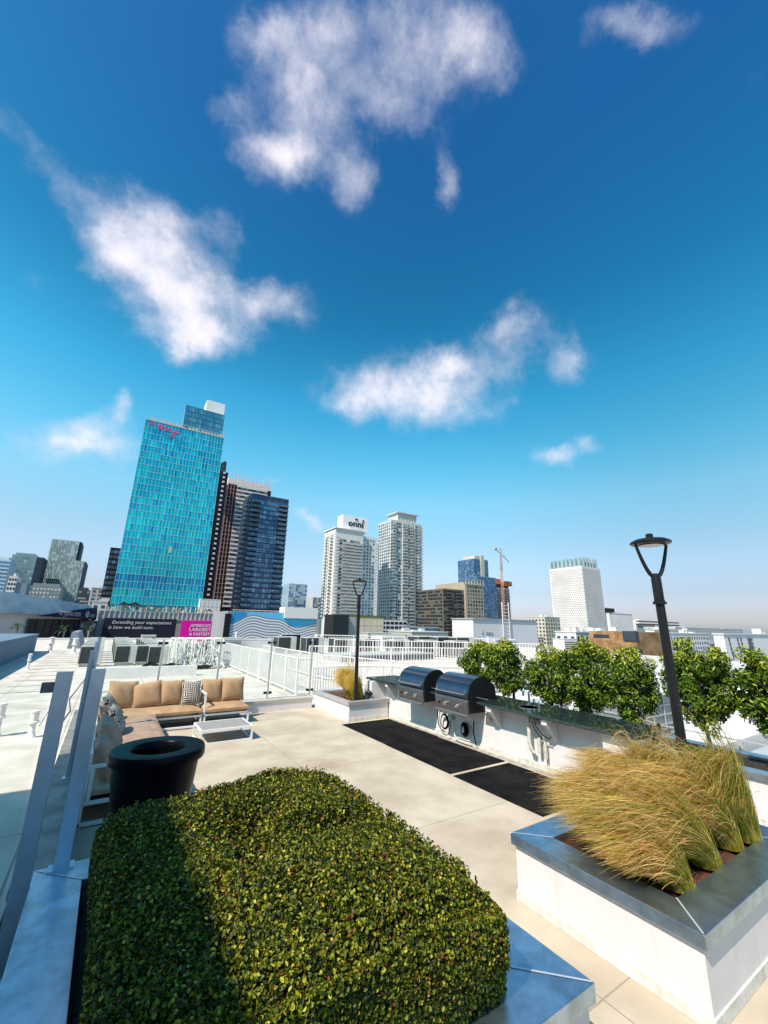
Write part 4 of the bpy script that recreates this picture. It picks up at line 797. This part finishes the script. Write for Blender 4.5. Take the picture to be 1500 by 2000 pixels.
low_=M2('LESS_THAN',hh,.9,tree=t_)
k1=t_.nodes.new('ShaderNodeMix'); k1.data_type='RGBA'; t_.links.new(st,k1.inputs[0]); k1.inputs[6].default_value=(.24,.25,.30,1); k1.inputs[7].default_value=(.78,.78,.78,1)
k2=t_.nodes.new('ShaderNodeMix'); k2.data_type='RGBA'; t_.links.new(M2('GREATER_THAN',x,-10.0,tree=t_),k2.inputs[0]); k2.inputs[6].default_value=(.02,.26,.55,1); k2.inputs[7].default_value=(.10,.52,.78,1)
k3=t_.nodes.new('ShaderNodeMix'); k3.data_type='RGBA'; t_.links.new(low_,k3.inputs[0]); t_.links.new(k2.outputs[2],k3.inputs[6]); t_.links.new(k1.outputs[2],k3.inputs[7]); t_.links.new(k3.outputs[2],b.inputs['Base Color'])
t=thing('mural_building','building with a blue sky and wavy striped mural','building',(50.5,160,2)); m=MB(); m.box(34,67.4,151,175,-20,5.9); m.build('wall',pm('mural building side',(.30,.30,.32)),t)
m=MB(); m.box(35.2,67.2,150.6,150.95,-8,5.7); m.build('mural',mm,t); m=MB(); m.box(33.2,35.1,150.2,151.0,-20,5.0); m.build('dark_fin',DARKP,t)
m=MB(); m.box(54,67.3,149.9,150.55,4.0,8.0); m.box(54,67.3,151.1,156,6.0,8.0); m.build('white_panel',pm('white panel',(.74,.70,.68)),t); m=MB(); m.box(36,54,152,152.3,6.3,6.5); bars(m,'y',152,36,54,5.9,6.4,8,1,.1,.1,.1); m.build('roof_rail',WHF,t)
# small far towers between blue tower and omni
t=building('pale blue curved far tower between the dark blue and the white towers',258,292,705,735,-20,70,glassm('pale blue tower',(.35,.48,.58),.25,.5),'tower','far_tower'); glaze(t,[('y',705,258,292)],20,68,3.6,[BGL,WG],(2,2),cw=4,fx=.9)
t=building('grey far tower with pale window bands beside the pale blue one',281,318,650,680,-20,45,CONCF,'tower','far_tower'); glaze(t,[('y',650,281,318)],10,44,3.4,[DGL,BGL,WG],(2,1,1),cw=3.4)
t=building('slim blue far tower touching the dark blue tower on its right',212,224,640,660,-20,58,BGL,'tower','far_tower'); glaze(t,[('y',640,212,224)],10,56,3.4,[WG,DGL],(1,2),cw=3)
t=building('brownish far block just left of the white rooftop sign tower',300,316,620,640,-20,30,pm('rose block',(.42,.32,.28)),'building','far_block'); glaze(t,[('y',620,300,316)],5,29,3.4,[DGL,WG],(2,1),cw=3)
# white sign tower
t=building('white apartment tower with a black lettered rooftop sign',160.5,190,330,353,-20,87,pm('ivory facade',(.66,.66,.62)),'tower','apartment_tower')
m=MB(); cells(m,'y',329.85,165,190,8,78,7,24,.94,.62,(2,1,1),11); cells(m,'x',160.35,333,353,8,82,5,25,.6,.6,(2,1),12); m.build('window_glazing',[DGL,glassm('green grey glass',(.22,.30,.30),.2,.4),WHF],t)
m=MB(); m.box(190,207,333,355,-20,84); m.build('side_wing',pm('ivory wing',(.68,.68,.64)),t); m=MB(); cells(m,'y',332.85,192,205,6,82,4,25,.5,.55,(2,1),13,.2); m.build('wing_windows',[DGL,BGL],t)
balconies(t,168,189,329.8,8.3,2.95,23,1.9,WHF,pm('balcony rail pale',(.42,.46,.46))); balconies(t,161,164.5,329.8,8.3,2.95,25,1.4,WHF,WHF); balconies(t,205.3,208.6,332.5,8.3,2.95,24,1.4,WHF,pm('balcony rail pale',(.42,.46,.46)))
balconies(t,336,340,160.3,8.3,2.95,25,1.2,WHF,WHF,'x'); balconies(t,346,350,160.3,8.3,2.95,25,1.2,WHF,WHF,'x')
m=MB(); m.box(159.6,191,329,354,87,88); m.build('roof_slab',WHF,t)
sg=thing('rooftop_sign','white rooftop sign box reading onni in black','sign',(184,335,88)); m=MB(); m.box(170,197.5,335,346,88.02,102.5); m.build('box',pm('sign white',(.86,.85,.86)),sg)
m=MB(); vs,fs=text_verts('onni',8.2,.4,'CENTER',bold=.18); m.add([(184+v[0]*1.15,334.8-v[2],92.6+v[1]) for v in vs],fs); m.box(183,186,334.5,334.9,99.0,100.3); m.build('lettering',DARKP,sg)
m=MB(); m.box(191.0,192.6,334.5,334.9,98.6,100.6); m.build('red_mark',pm('red mark',(.5,.03,.05)),sg)
m=MB(); text_y(m,'contact',177,334.8,89.6,1.8,.1) if False else m.box(178,191,334.8,334.95,89.4,90.1); m.build('small_line',CONCF,sg)
# balcony tower
t=building('tall grey green balcony tower right of the rooftop sign tower',228,268,340,364,-20,108,pm('grey green facade',(.50,.53,.51)),'tower','apartment_tower')
m=MB(); cells(m,'y',339.85,228,268,-2,106,13,34,.8,.6,(3,2,1),21); cells(m,'x',227.85,341,364,-2,106,6,34,.6,.6,(2,1,0),22); m.build('window_glazing',[DGL,glassm('grey green glass',(.20,.28,.30),.2,.4),WHF],t)
G2=pm('balcony rail green',(.34,.40,.40))
for a,b_ in((229,234),(243,249),(252,257),(262,268.5)): balconies(t,a,b_,339.7,-2,3.18,34,1.7,WHF,G2)
m=MB(); m.box(242,243,338.9,340,-2,106); m.box(257.8,258.8,338.9,340,-2,106); m.build('pier',WG,t)
m=MB(); m.box(238,262,342,360,108,117); m.box(236,264,340.5,361,117,118.2); bars(m,'y',341.9,238,262,108,117,7,2,.5,.4,.3); m.build('crown',WG,t)
# podiums
t=building('pale stone clad parking podium below the rooftop sign tower',126,156,240,262,-20,6.4,pm('lit stone cladding',(.72,.60,.45)),'parking structure','parking_podium'); m=MB(); bars(m,'y',239.95,126,156,-7,6.2,6,3,.12,.12,.05); m.build('panel_joints',CONCF,t)  # sunlit brightness of the stone is put into its colour
m=MB(); m.box(117,127.9,237,250,-20,8); m.build('dark_wing',pm('dark glass wing',(.02,.028,.034)),t); m=MB(); m.box(128,134,239.4,239.9,-8,6.8); m.build('grey_fin',CONCF,t)
m=MB(); m.box(128,160,244,262,6.4,8.2); m.build('green_terrace',pm('planted terrace',(.09,.12,.05)),t)
t=building('white open parking garage with dark openings between stone podium and towers',180,205,280,310,-20,6,WHF,'parking structure','parking_garage'); m=MB(); cells(m,'y',279.85,180,205,-8,5.6,6,4,.8,.55,(1,),31); m.build('openings',DARKP,t)
t=building('grey base block of the grey green balcony tower',207,240,281,300,-20,1.5,G2); glaze(t,[('y',281,207,240)],-12,1,3.4,[DGL,BGL],(1,1),cw=3)
# mid city fillers: label,x0,x1,y0,y1,top,wall,glazing weights
FILL=[('green white mid rise with stacked balconies right of the balcony tower',320,354,420,440,33,WG,(2,2,1)),('pale tan mid rise with a dark roof line beside the green white one',312,338,400,418,13,CR,(2,1,0)),
('long low cream warehouse row with small dark windows and a blue tank',232,292,215,235,-4.8,pm('peach wall',(.62,.50,.38)),(1,0,0)),
('cream and yellow apartment row with arched openings',202,236,118,132,1.2,pm('yellow stucco',(.56,.46,.27)),(3,1,0)),('white stepped apartment corner left of the yellow row',186,200,119,130,.6,WHF,(2,2,0)),
('pale office block right behind the white box building',330,352,240,258,12,CR,(2,1,0)),('low beige far block between crane and gridded tower',520,590,420,440,10,CR,(2,1,0)),
('low white hall right of the gridded tower',470,520,258,280,20,WHF,(0,0,0)),('white low hall behind the rusty building',330,420,150,156,2.6,WHF,(1,0,0)),
('white flat hall right of the tall lamp post',274,329,118,122,.7,WHF,(1,1,0)),('white building with slanting dark window slots',184,262,61,64,1.35,pm('pinkish white wall',(.78,.73,.73)),(0,0,0)),
('low distant white block in front of the stepped grandstand building',520,640,255,280,4.0,WG,(1,0,0)),('distant low grey roofs under the rooftop sign tower',150,178,200,225,-1.5,CONCF,(2,1,0)),
('distant pale low rise on the right horizon',800,1100,330,380,8,WG,(1,1,0)),('grey low rise far behind the yellow row',400,470,330,360,6,CONCF,(2,1,0)),
('far white block beside the arena entrance',-8.5,-2,262,280,11,WHF,(1,0,0)),('far pink grey balcony block left of the dark slab tower',-16,-7.5,420,440,27,pm('pink grey',(.48,.42,.40)),(2,1,0))]
for i,(l,x0,x1,y0,y1,zt,wm,w) in enumerate(FILL):
    t=building(l,x0,x1,y0,y1,-20,zt,wm,'building','city_building'); fs=[('y',y0,x0,x1),('x',x0,y0,y1)]
    if sum(w): glaze(t,fs,-12,zt-1,3.2,[DGL,BGL,WHF],w,cw=3.4,fx=.5,fz=.5,seed=i+40)
    m=MB(); m.box(x0-.3,x1+.3,y0-.3,y1+.3,zt,zt+.5); rr=random.Random(i)
    for k in range(4): a=rr.uniform(x0,x1-3); q=rr.uniform(y0,y1-3); m.box(a,a+rr.uniform(1.5,4),q,q+3,zt+.5,zt+rr.uniform(1,2.6))
    m.build('roof',WG,t)
o=[q for q in bpy.data.objects if q.get('label','').startswith('long low cream')][0]; m=MB(); m.box(272,279,214,219,-3.9,-1.4); m.build('blue_tank',pm('tank blue',(.05,.42,.72)),o)
o=[q for q in bpy.data.objects if q.get('label','').startswith('white building with slanting')][0]; m=MB()
for x,n_ in((187.5,4),(195.5,4),(198.8,4)):
    for k in range(n_): m.box(x+k*.5,x+.9+k*.5,61.6,61.9,1.2-k*2.6,-.6-k*2.6) if False else m.box(x+k*.25,x+.8+k*.25,60.7,60.9,-.9-k*1.6,.3-k*1.6)
for k in range(5): m.box(206,209.5,60.4,60.9,-.8-k*1.4,.2-k*1.4)
m.build('window_slot',DGL,o)
# blocky balcony building
t=building('dark brown stepped balcony block with a tan spine and a paler right wing',262,290,300,343,-20,37,pm('brown dark facade',(.13,.115,.10)),'building','apartment_block_dark')
m=MB(); m.box(289,314,298,343,-20,43); m.box(289,312,300,343,43,45); m.build('tan_wing',pm('tan wing',(.40,.34,.26)),t)  # right wing gets a paler tan than the main facade
m=MB(); cells(m,'y',299.85,262,288.8,-3,36,8,12,.85,.65,(3,1),50); cells(m,'y',297.85,291,313,-3,42,6,13,.6,.6,(2,2),51); cells(m,'x',261.85,301,343,-3,36,12,12,.85,.6,(3,1),52); m.build('window_glazing',[pm('deep glass',(.02,.028,.04),.3),glassm('olive glass',(.16,.18,.14),.2,.4)],t)
for a,b_ in((266,272),(279,285)): balconies(t,a,b_,299.7,-2.6,3.25,12,1.3,pm('tan slab',(.30,.27,.22)),DARKP)
m=MB(); bars(m,'y',297.8,290,314,43,48,6,1,.8,.5,.5); m.build('roof_fins',pm('tan fins',(.48,.43,.35)),t)
t=building('tall blue glass twin tower with a pale stone spine',609,650,600,648,-20,138,BGL,'tower','blue_tower')
m=MB(); cells(m,'y',599.7,609,650,10,136,14,32,.8,.8,(2,2,1),60); cells(m,'x',608.7,600,648,10,136,14,32,.8,.8,(2,2,1),61); m.build('window_glazing',[glassm('navy glass',(.09,.17,.30),.15,.6),BGL,glassm('steel glass',(.28,.38,.48),.15,.6)],t)
m=MB(); m.box(627,637,598,601,10,146); m.build('stone_spine',pm('stone spine',(.50,.47,.38)),t); m=MB(); m.box(617,643,605,640,138,146); m.build('roof_block',CR,t)
t=building('lower curved blue tower in front of the tall blue twin',574,627,560,590,-20,96,BGL,'tower','blue_tower')
m=MB(); cells(m,'y',559.7,574,627,10,94,18,24,.8,.75,(2,2,1),62); cells(m,'x',573.7,560,590,10,94,9,24,.8,.8,(2,2,1),63); m.build('window_glazing',[glassm('navy glass',(.08,.16,.29),.15,.6),BGL,glassm('steel glass',(.26,.36,.46),.15,.6)],t)
t=thing('tower_under_construction','concrete tower under construction with an orange wrapped top','construction site',(712,630,-20)); m=MB(); m.box(692,735,620,650,-20,86); m.build('core',pm('raw concrete',(.50,.50,.48)),t)
m=MB()
for k in range(22): m.box(690,737,618,652,5+k*3.6,5.6+k*3.6)
m.build('floor_slab',WG,t); m=MB(); cells(m,'y',619.7,692,735,5,84,10,22,.8,.7,(2,1),70,.1); m.build('openings',[DGL,pm('deep openings',(.08,.09,.1))],t)
m=MB(); m.box(686,704,616,654,93,104); m.box(718,741,616,654,91,101); m.build('orange_formwork',pm('orange formwork',(.50,.17,.06)),t); m=MB(); m.box(692,735,622,648,86,96); m.build('formwork_deck',pm('brown formwork',(.12,.05,.03)),t)
cr_=thing('tower_crane','orange tower crane rising over the unfinished tower','crane',(704,612,-20)); m=MB()
for dx,dy in((-1.6,-1.6),(1.6,-1.6),(1.6,1.6),(-1.6,1.6)): m.tube([(704+dx,612+dy,-20),(704+dx,612+dy,158)],.55,4)
for k in range(44): a=-20+k*4; s=1 if k%2 else -1; m.tube([(704-1.6*s,610.4,a),(704+1.6*s,610.4,a+4)],.4,4); m.tube([(702.4,612-1.6*s,a),(702.4,612+1.6*s,a+4)],.4,4)
m.build('mast',pm('crane orange',(.50,.24,.15)),cr_); m=MB(); m.tube([(704,612,158),(704,612,172)],.7,5); m.tube([(674,600,166),(704,612,160),(756,633,148)],.8,5); m.tube([(674,600,168),(704,612,171),(740,627,155)],.3,4); m.build('jib',pm('crane jib',(.55,.26,.16)),cr_); m=MB(); m.box(671,679,598,604,163,168); m.build('counterweight',CONCF,cr_)
# white box with ladder
t=building('plain white roof box building with a tall ladder frame',60,79.5,60,66,-3,3.75,pm('box white',(.74,.70,.71)),'building','box_building'); m=MB(); m.box(59.8,79.7,59.8,66.2,3.752,3.95); m.build('roof_edge',CONCF,t)
m=MB(); m.box(63.4,65.4,59.9,59.96,1.0,1.35); m.box(62.3,62.6,59.9,59.96,1.0,1.6); m.box(76,77,59.5,59.96,-2.2,-1.6); m.build('wall_fitting',CONCF,t)
m=MB()
for x in(68.2,70.2): m.tube([(x,59.7,-1.5),(x,59.7,7.4)],.09,6)
for k in range(12): m.tube([(68.2,59.7,-1+k*.7),(70.2,59.7,-1+k*.7)],.05,5)
m.build('ladder',WHITE,t)
# gridded white tower
t=building('white tower with a diagonal grid facade and a glass crown',430,466,260,301,-20,70,pm('white precast',(.70,.66,.64)),'tower','gridded_tower')
m=MB()
for f,c,a0,a1,s0 in(('x',429.7,260,301,0),('y',259.7,430,466,1)):
    nx,nz=(17,36) if f=='x' else (13,36)
    for j in range(nz):
        for i in range(nx):
            dx=(a1-a0)/nx; dz=70/nz; a=a0+dx*(i+.5)+(dx*.25 if j%2 else -dx*.25); z=-2+dz*(j+.5)
            if a-dx*.2<a0 or a+dx*.35>a1: continue
            q=[(a-dx*.28,z-dz*.22),(a+dx*.12,z-dz*.22),(a+dx*.28,z+dz*.22),(a-dx*.12,z+dz*.22)]
            if f=='y': m.add([(u,c,v) for u,v in q],[(0,1,2,3)])
            else: m.add([(c,u,v) for u,v in q[::-1]],[(0,1,2,3)])
m.build('grid_openings',pm('grey recess',(.20,.20,.22)),t)
m=MB(); m.box(434,462,263,299,70,80); m.build('glass_crown',glassm('crown teal glass',(.30,.48,.52),.2,.5),t)
m=MB()
for k in range(8): m.box(430.5,434,262+k*5.2,264.5+k*5.2,70,78.5+(.8 if k<2 else 0))
for k in range(5): m.box(436+k*6,438+k*6,260.5,263,70,80.5)
m.build('crown_fins',glassm('crown fin glass',(.44,.54,.56),.25,.4),t); m=MB(); m.box(470,490,262,270,20,26); m.build('dark_plant_room',DARKP,t)
t=building('terraced white grandstand like building with dark open levels',815,990,400,440,-20,20,pm('terrace white',(.62,.60,.57)),'building','terraced_building'); m=MB()
for k in range(4): m.box(880-k*3 if k<2 else 815,992,394,399.9,4+k*5.2,6.4+k*5.2)
m.build('terrace_slab',WHF,t); m=MB(); cells(m,'y',399.8,820,985,3,19,20,4,.9,.5,(1,),80); m.build('openings',DGL,t)
t=building('rusty orange brown clad building behind the clipped trees',182,210,90,110,-20,1.6,mat('rusty cladding',(.35,.17,.065),.8,var=.35,vs=.25,streak=.5,col2=(.46,.27,.13)),'building','rusty_building')
m=MB(); m.box(181.9,181.98,90.5,97,-3,1.0) if False else m.box(181.85,181.98,101,108,-1.2,.2); m.box(181.5,184,89.8,95,-1.9,1.9); m.build('window_band',DGL,t); m=MB(); m.box(176,181.8,88,93,-20,-5.0); m.build('dark_annex',pm('dark green annex',(.05,.07,.07)),t)
# left cluster
t=building('tall silver green tower with a lower shoulder and dark right side',-70,-44,600,640,-20,91,pm('silver green facade',(.40,.47,.46)),'tower','silver_tower')
SG=[glassm('silver pane',(.34,.44,.44),.2,.4),pm('pale strip',(.62,.66,.64)),glassm('green pane',(.20,.30,.32),.2,.4)]
m=MB(); cells(m,'y',599.6,-70,-44,15,90,20,22,.55,.92,(2,2,2),90); m.build('window_glazing',SG,t)
m=MB(); m.box(-44,-35,598,640,-20,68); m.build('shoulder',pm('silver green facade',(.40,.47,.46)),t); m=MB(); cells(m,'y',597.6,-44,-35,15,67,7,16,.55,.92,(2,2,2),91); m.build('shoulder_glazing',SG,t)
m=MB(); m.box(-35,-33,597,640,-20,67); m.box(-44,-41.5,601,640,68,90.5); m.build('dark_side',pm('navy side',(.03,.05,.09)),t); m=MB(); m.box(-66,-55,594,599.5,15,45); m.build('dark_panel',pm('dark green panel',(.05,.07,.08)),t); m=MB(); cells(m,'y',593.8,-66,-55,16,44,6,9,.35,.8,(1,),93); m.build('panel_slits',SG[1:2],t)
for l,x0,x1,y0,y1,zt,wm,ms_,w,nm in(('salmon brick tower with dark window columns left of the silver tower',-88,-72.5,650,680,68,pm('salmon brick',(.42,.22,.18)),[pm('brick windows',(.14,.07,.07)),pm('brick pale',(.45,.28,.24))],(3,1),'brick_tower'),
('green grey glass tower with dark right flank at the left',-94,-74,560,590,65,glassm('green grey tower',(.26,.36,.36),.2,.4),SG,(2,1,3),'glass_tower'),
('blue and white banded office block cut by the left picture edge',-106,-84,500,530,53,pm('banded white',(.50,.60,.66)),[BGL,glassm('banded blue',(.10,.24,.44),.2,.5)],(1,1),'banded_block'),
('slim white tower with dark square windows in front of the green glass one',-74,-68.6,450,470,35,WHF,[DARKP],(1,),'slim_tower'),
('low block with a wavy white and grey facade under the silver tower',-64,-41,480,510,30,pm('wave grey',(.25,.29,.30)),[WHF,SG[0]],(3,1),'wavy_block'),
('small dark banded block right of the silver tower',-32,-22.5,560,580,33,pm('dark banded',(.07,.09,.10)),[DGL,CONCF],(1,1),'dark_block')):
    t=building(l,x0,x1,y0,y1,-20,zt,wm,'building',nm); glaze(t,[('y',y0,x0,x1)],12,zt-1,3.4,ms_,w,fx=.92 if 'band' in l else .6,fz=.5,cw=2.6 if 'slim' not in l else 1.8,seed=len(l))
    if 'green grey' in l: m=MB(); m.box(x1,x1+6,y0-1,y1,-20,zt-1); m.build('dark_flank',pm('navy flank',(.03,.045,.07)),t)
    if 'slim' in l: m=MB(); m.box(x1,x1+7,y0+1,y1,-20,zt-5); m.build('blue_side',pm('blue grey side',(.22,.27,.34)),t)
    m=MB(); m.box(x0+2,x1-2,y0+3,y1-3,zt,zt+2.5); m.build('roof_room',wm,t)
# arena
ar=thing('arena','round grey roofed sports arena with a dark glass entrance','arena',(-68,232,-20))
def ring(mb,z0f,z1f,r0,r1,a0,a1,n,mi=0):
    for k in range(n):
        A0=R(a0+(a1-a0)*k/n); A1=R(a0+(a1-a0)*(k+1)/n)
        P0=lambda A,r:(-68+r*math.cos(A),232+r*math.sin(A)); 
        mb.quad((*P0(A0,r0),z0f(A0)),(*P0(A1,r0),z0f(A1)),(*P0(A1,r1),z1f(A1)),(*P0(A0,r1),z1f(A0)),mi)
tilt=lambda A:-3.0*(math.cos(A))   # the roof band falls to the right
zt_=lambda A:14.85-7.07*math.cos(A); zb_=lambda A:3.9-.6*math.cos(A)
m=MB(); ring(m,zb_,zt_,63,60.6,-180,60,90); ring(m,zt_,lambda A:9.0,60.6,0,-180,60,90); ring(m,zb_,zb_,63,60.5,-180,60,90); m.build('roof_band',mat('zinc roof',(.50,.49,.51),.6,metal=.1,var=.3,vs=.08),ar,smooth=True)
m=MB(); ring(m,lambda A:-20,lambda A:zb_(A)+.4,60.5,60.5,-180,60,90); m.build('drum_wall',pm('arena white wall',(.62,.58,.55)),ar)
m=MB(); ring(m,lambda A:-20,lambda A:1.9,61.0,61.0,-43,8,30); ring(m,lambda A:1.9,lambda A:1.9,61.0,60,-43,8,30); m.build('entrance_glass',pm('entrance dark',(.008,.012,.014),.25),ar)
m=MB()
for k in range(14):
    A=R(-43+k*3.2); x,y=-68+61.2*math.cos(A),232+61.2*math.sin(A); m.tube([(x,y,-14),(x,y,1.8)],.12 if k%4 else .3,4)
for z in(-8,-5.5,-3,-.5):
    m.tube([(-68+61.2*math.cos(R(a)),232+61.2*math.sin(R(a)),z) for a in range(-43,0,3)],.10,4)
m.build('entrance_mullions',pm('entrance mullion',(.05,.07,.07)),ar)
def onr(u,v,rr_=63.3): A=R(-52)+u/60; return (-68+rr_*math.cos(A),232+rr_*math.sin(A),v)
n=26; m=MB(); U0,U1=10,53
top=lambda q:2.9+4.0*math.sin(min(1,q*1.2)*math.pi*.5)*(1 if q<.86 else max(0,(1-q)/.14)**.5)
bot=lambda q:2.9-1.0*q
for k in range(n):
    q0,q1=k/n,(k+1)/n; u0=U0+(U1-U0)*q0; u1=U0+(U1-U0)*q1
    m.quad(onr(u0,bot(q0)),onr(u1,bot(q1)),onr(u1,max(bot(q1),top(q1))),onr(u0,max(bot(q0),top(q0)))); m.quad(onr(u0,bot(q0),62),onr(u1,bot(q1),62),onr(u1,bot(q1)),onr(u0,bot(q0)))
m.build('sign_panel',pm('sign navy',(.008,.010,.07)),ar)
m=MB(); vs,fs=text_verts('crypto.com',3.1,.1,bold=.05); m.add([onr(18.3+v[0]*.82,3.6+v[1]-.03*v[0],63.5) for v in vs],fs); vs,fs=text_verts('ARENA',2.1,.1,bold=.05); m.add([onr(38.0+v[0]*1.3,3.0+v[1]-.04*v[0],63.5) for v in vs],fs)
e=[(35.3+1.5*math.cos(R(60*a+30)),4.1+1.3*math.sin(R(60*a+30))) for a in range(6)]
for i in range(6): m.tube([onr(*e[i],63.5),onr(*e[(i+1)%6],63.5)],.13,4)
m.tube([onr(34.6,4.7,63.5),onr(35.3,3.5,63.5),onr(36.0,4.7,63.5)],.13,4); m.tube([onr(34.8,3.4,63.5),onr(35.8,3.4,63.5)],.13,4)
m.build('lettering',WHF,ar)
# street palms by the arena
def palm(label,x,y,z0,h,r=2.2):
    t=thing('palm_tree',label,'palm tree',(x,y,z0),'palms near the arena'); m=MB(); m.tube([(x,y,z0),(x+.3,y,z0+h*.5),(x+.2,y,z0+h)],[.35,.26,.22],7); m.build('trunk',BARK,t); m=MB(); rr=random.Random(int(abs(x)*7))
    for k in range(26):
        a=rr.uniform(0,6.28); e=rr.uniform(-.2,1.2); L1=r*rr.uniform(.8,1.1); d=Vector((math.cos(a)*math.cos(e),math.sin(a)*math.cos(e),math.sin(e))); p0=Vector((x+.2,y,z0+h)); s=d.cross(Vector((0,0,1))).normalized()*.22
        p1=p0+d*L1*.6; p2=p0+d*L1+Vector((0,0,-L1*.45)); m.add([p0-s*.4,p0+s*.4,p1+s,p1-s,p2],[(0,1,2,3),(3,2,4)])
    m.build('crown',pm('palm green',(.05,.08,.03)),t)
palm('palm crown showing over the blue shaded roof block at the left',-13.2,100,-20,14.8,2.6); palm('palm before the left part of the dark arena entrance',-22,160,-20,19.5,2.4); palm('bushy palm before the right part of the dark arena entrance',-11.5,170,-20,18.5,3.2); palm('dark palm left of the slogan billboard',-5.6,190,-20,18.5,2.6)
t=building('long dark grey street level block between arena and hotel podium',-9.5,-4.2,215,240,-20,1.5,pm('dark grey hall',(.12,.12,.13)),'building','street_block'); glaze(t,[('y',215,-9.5,-4.2)],-10,1,2.5,[DGL,CONCF],(1,1),cw=1.5)
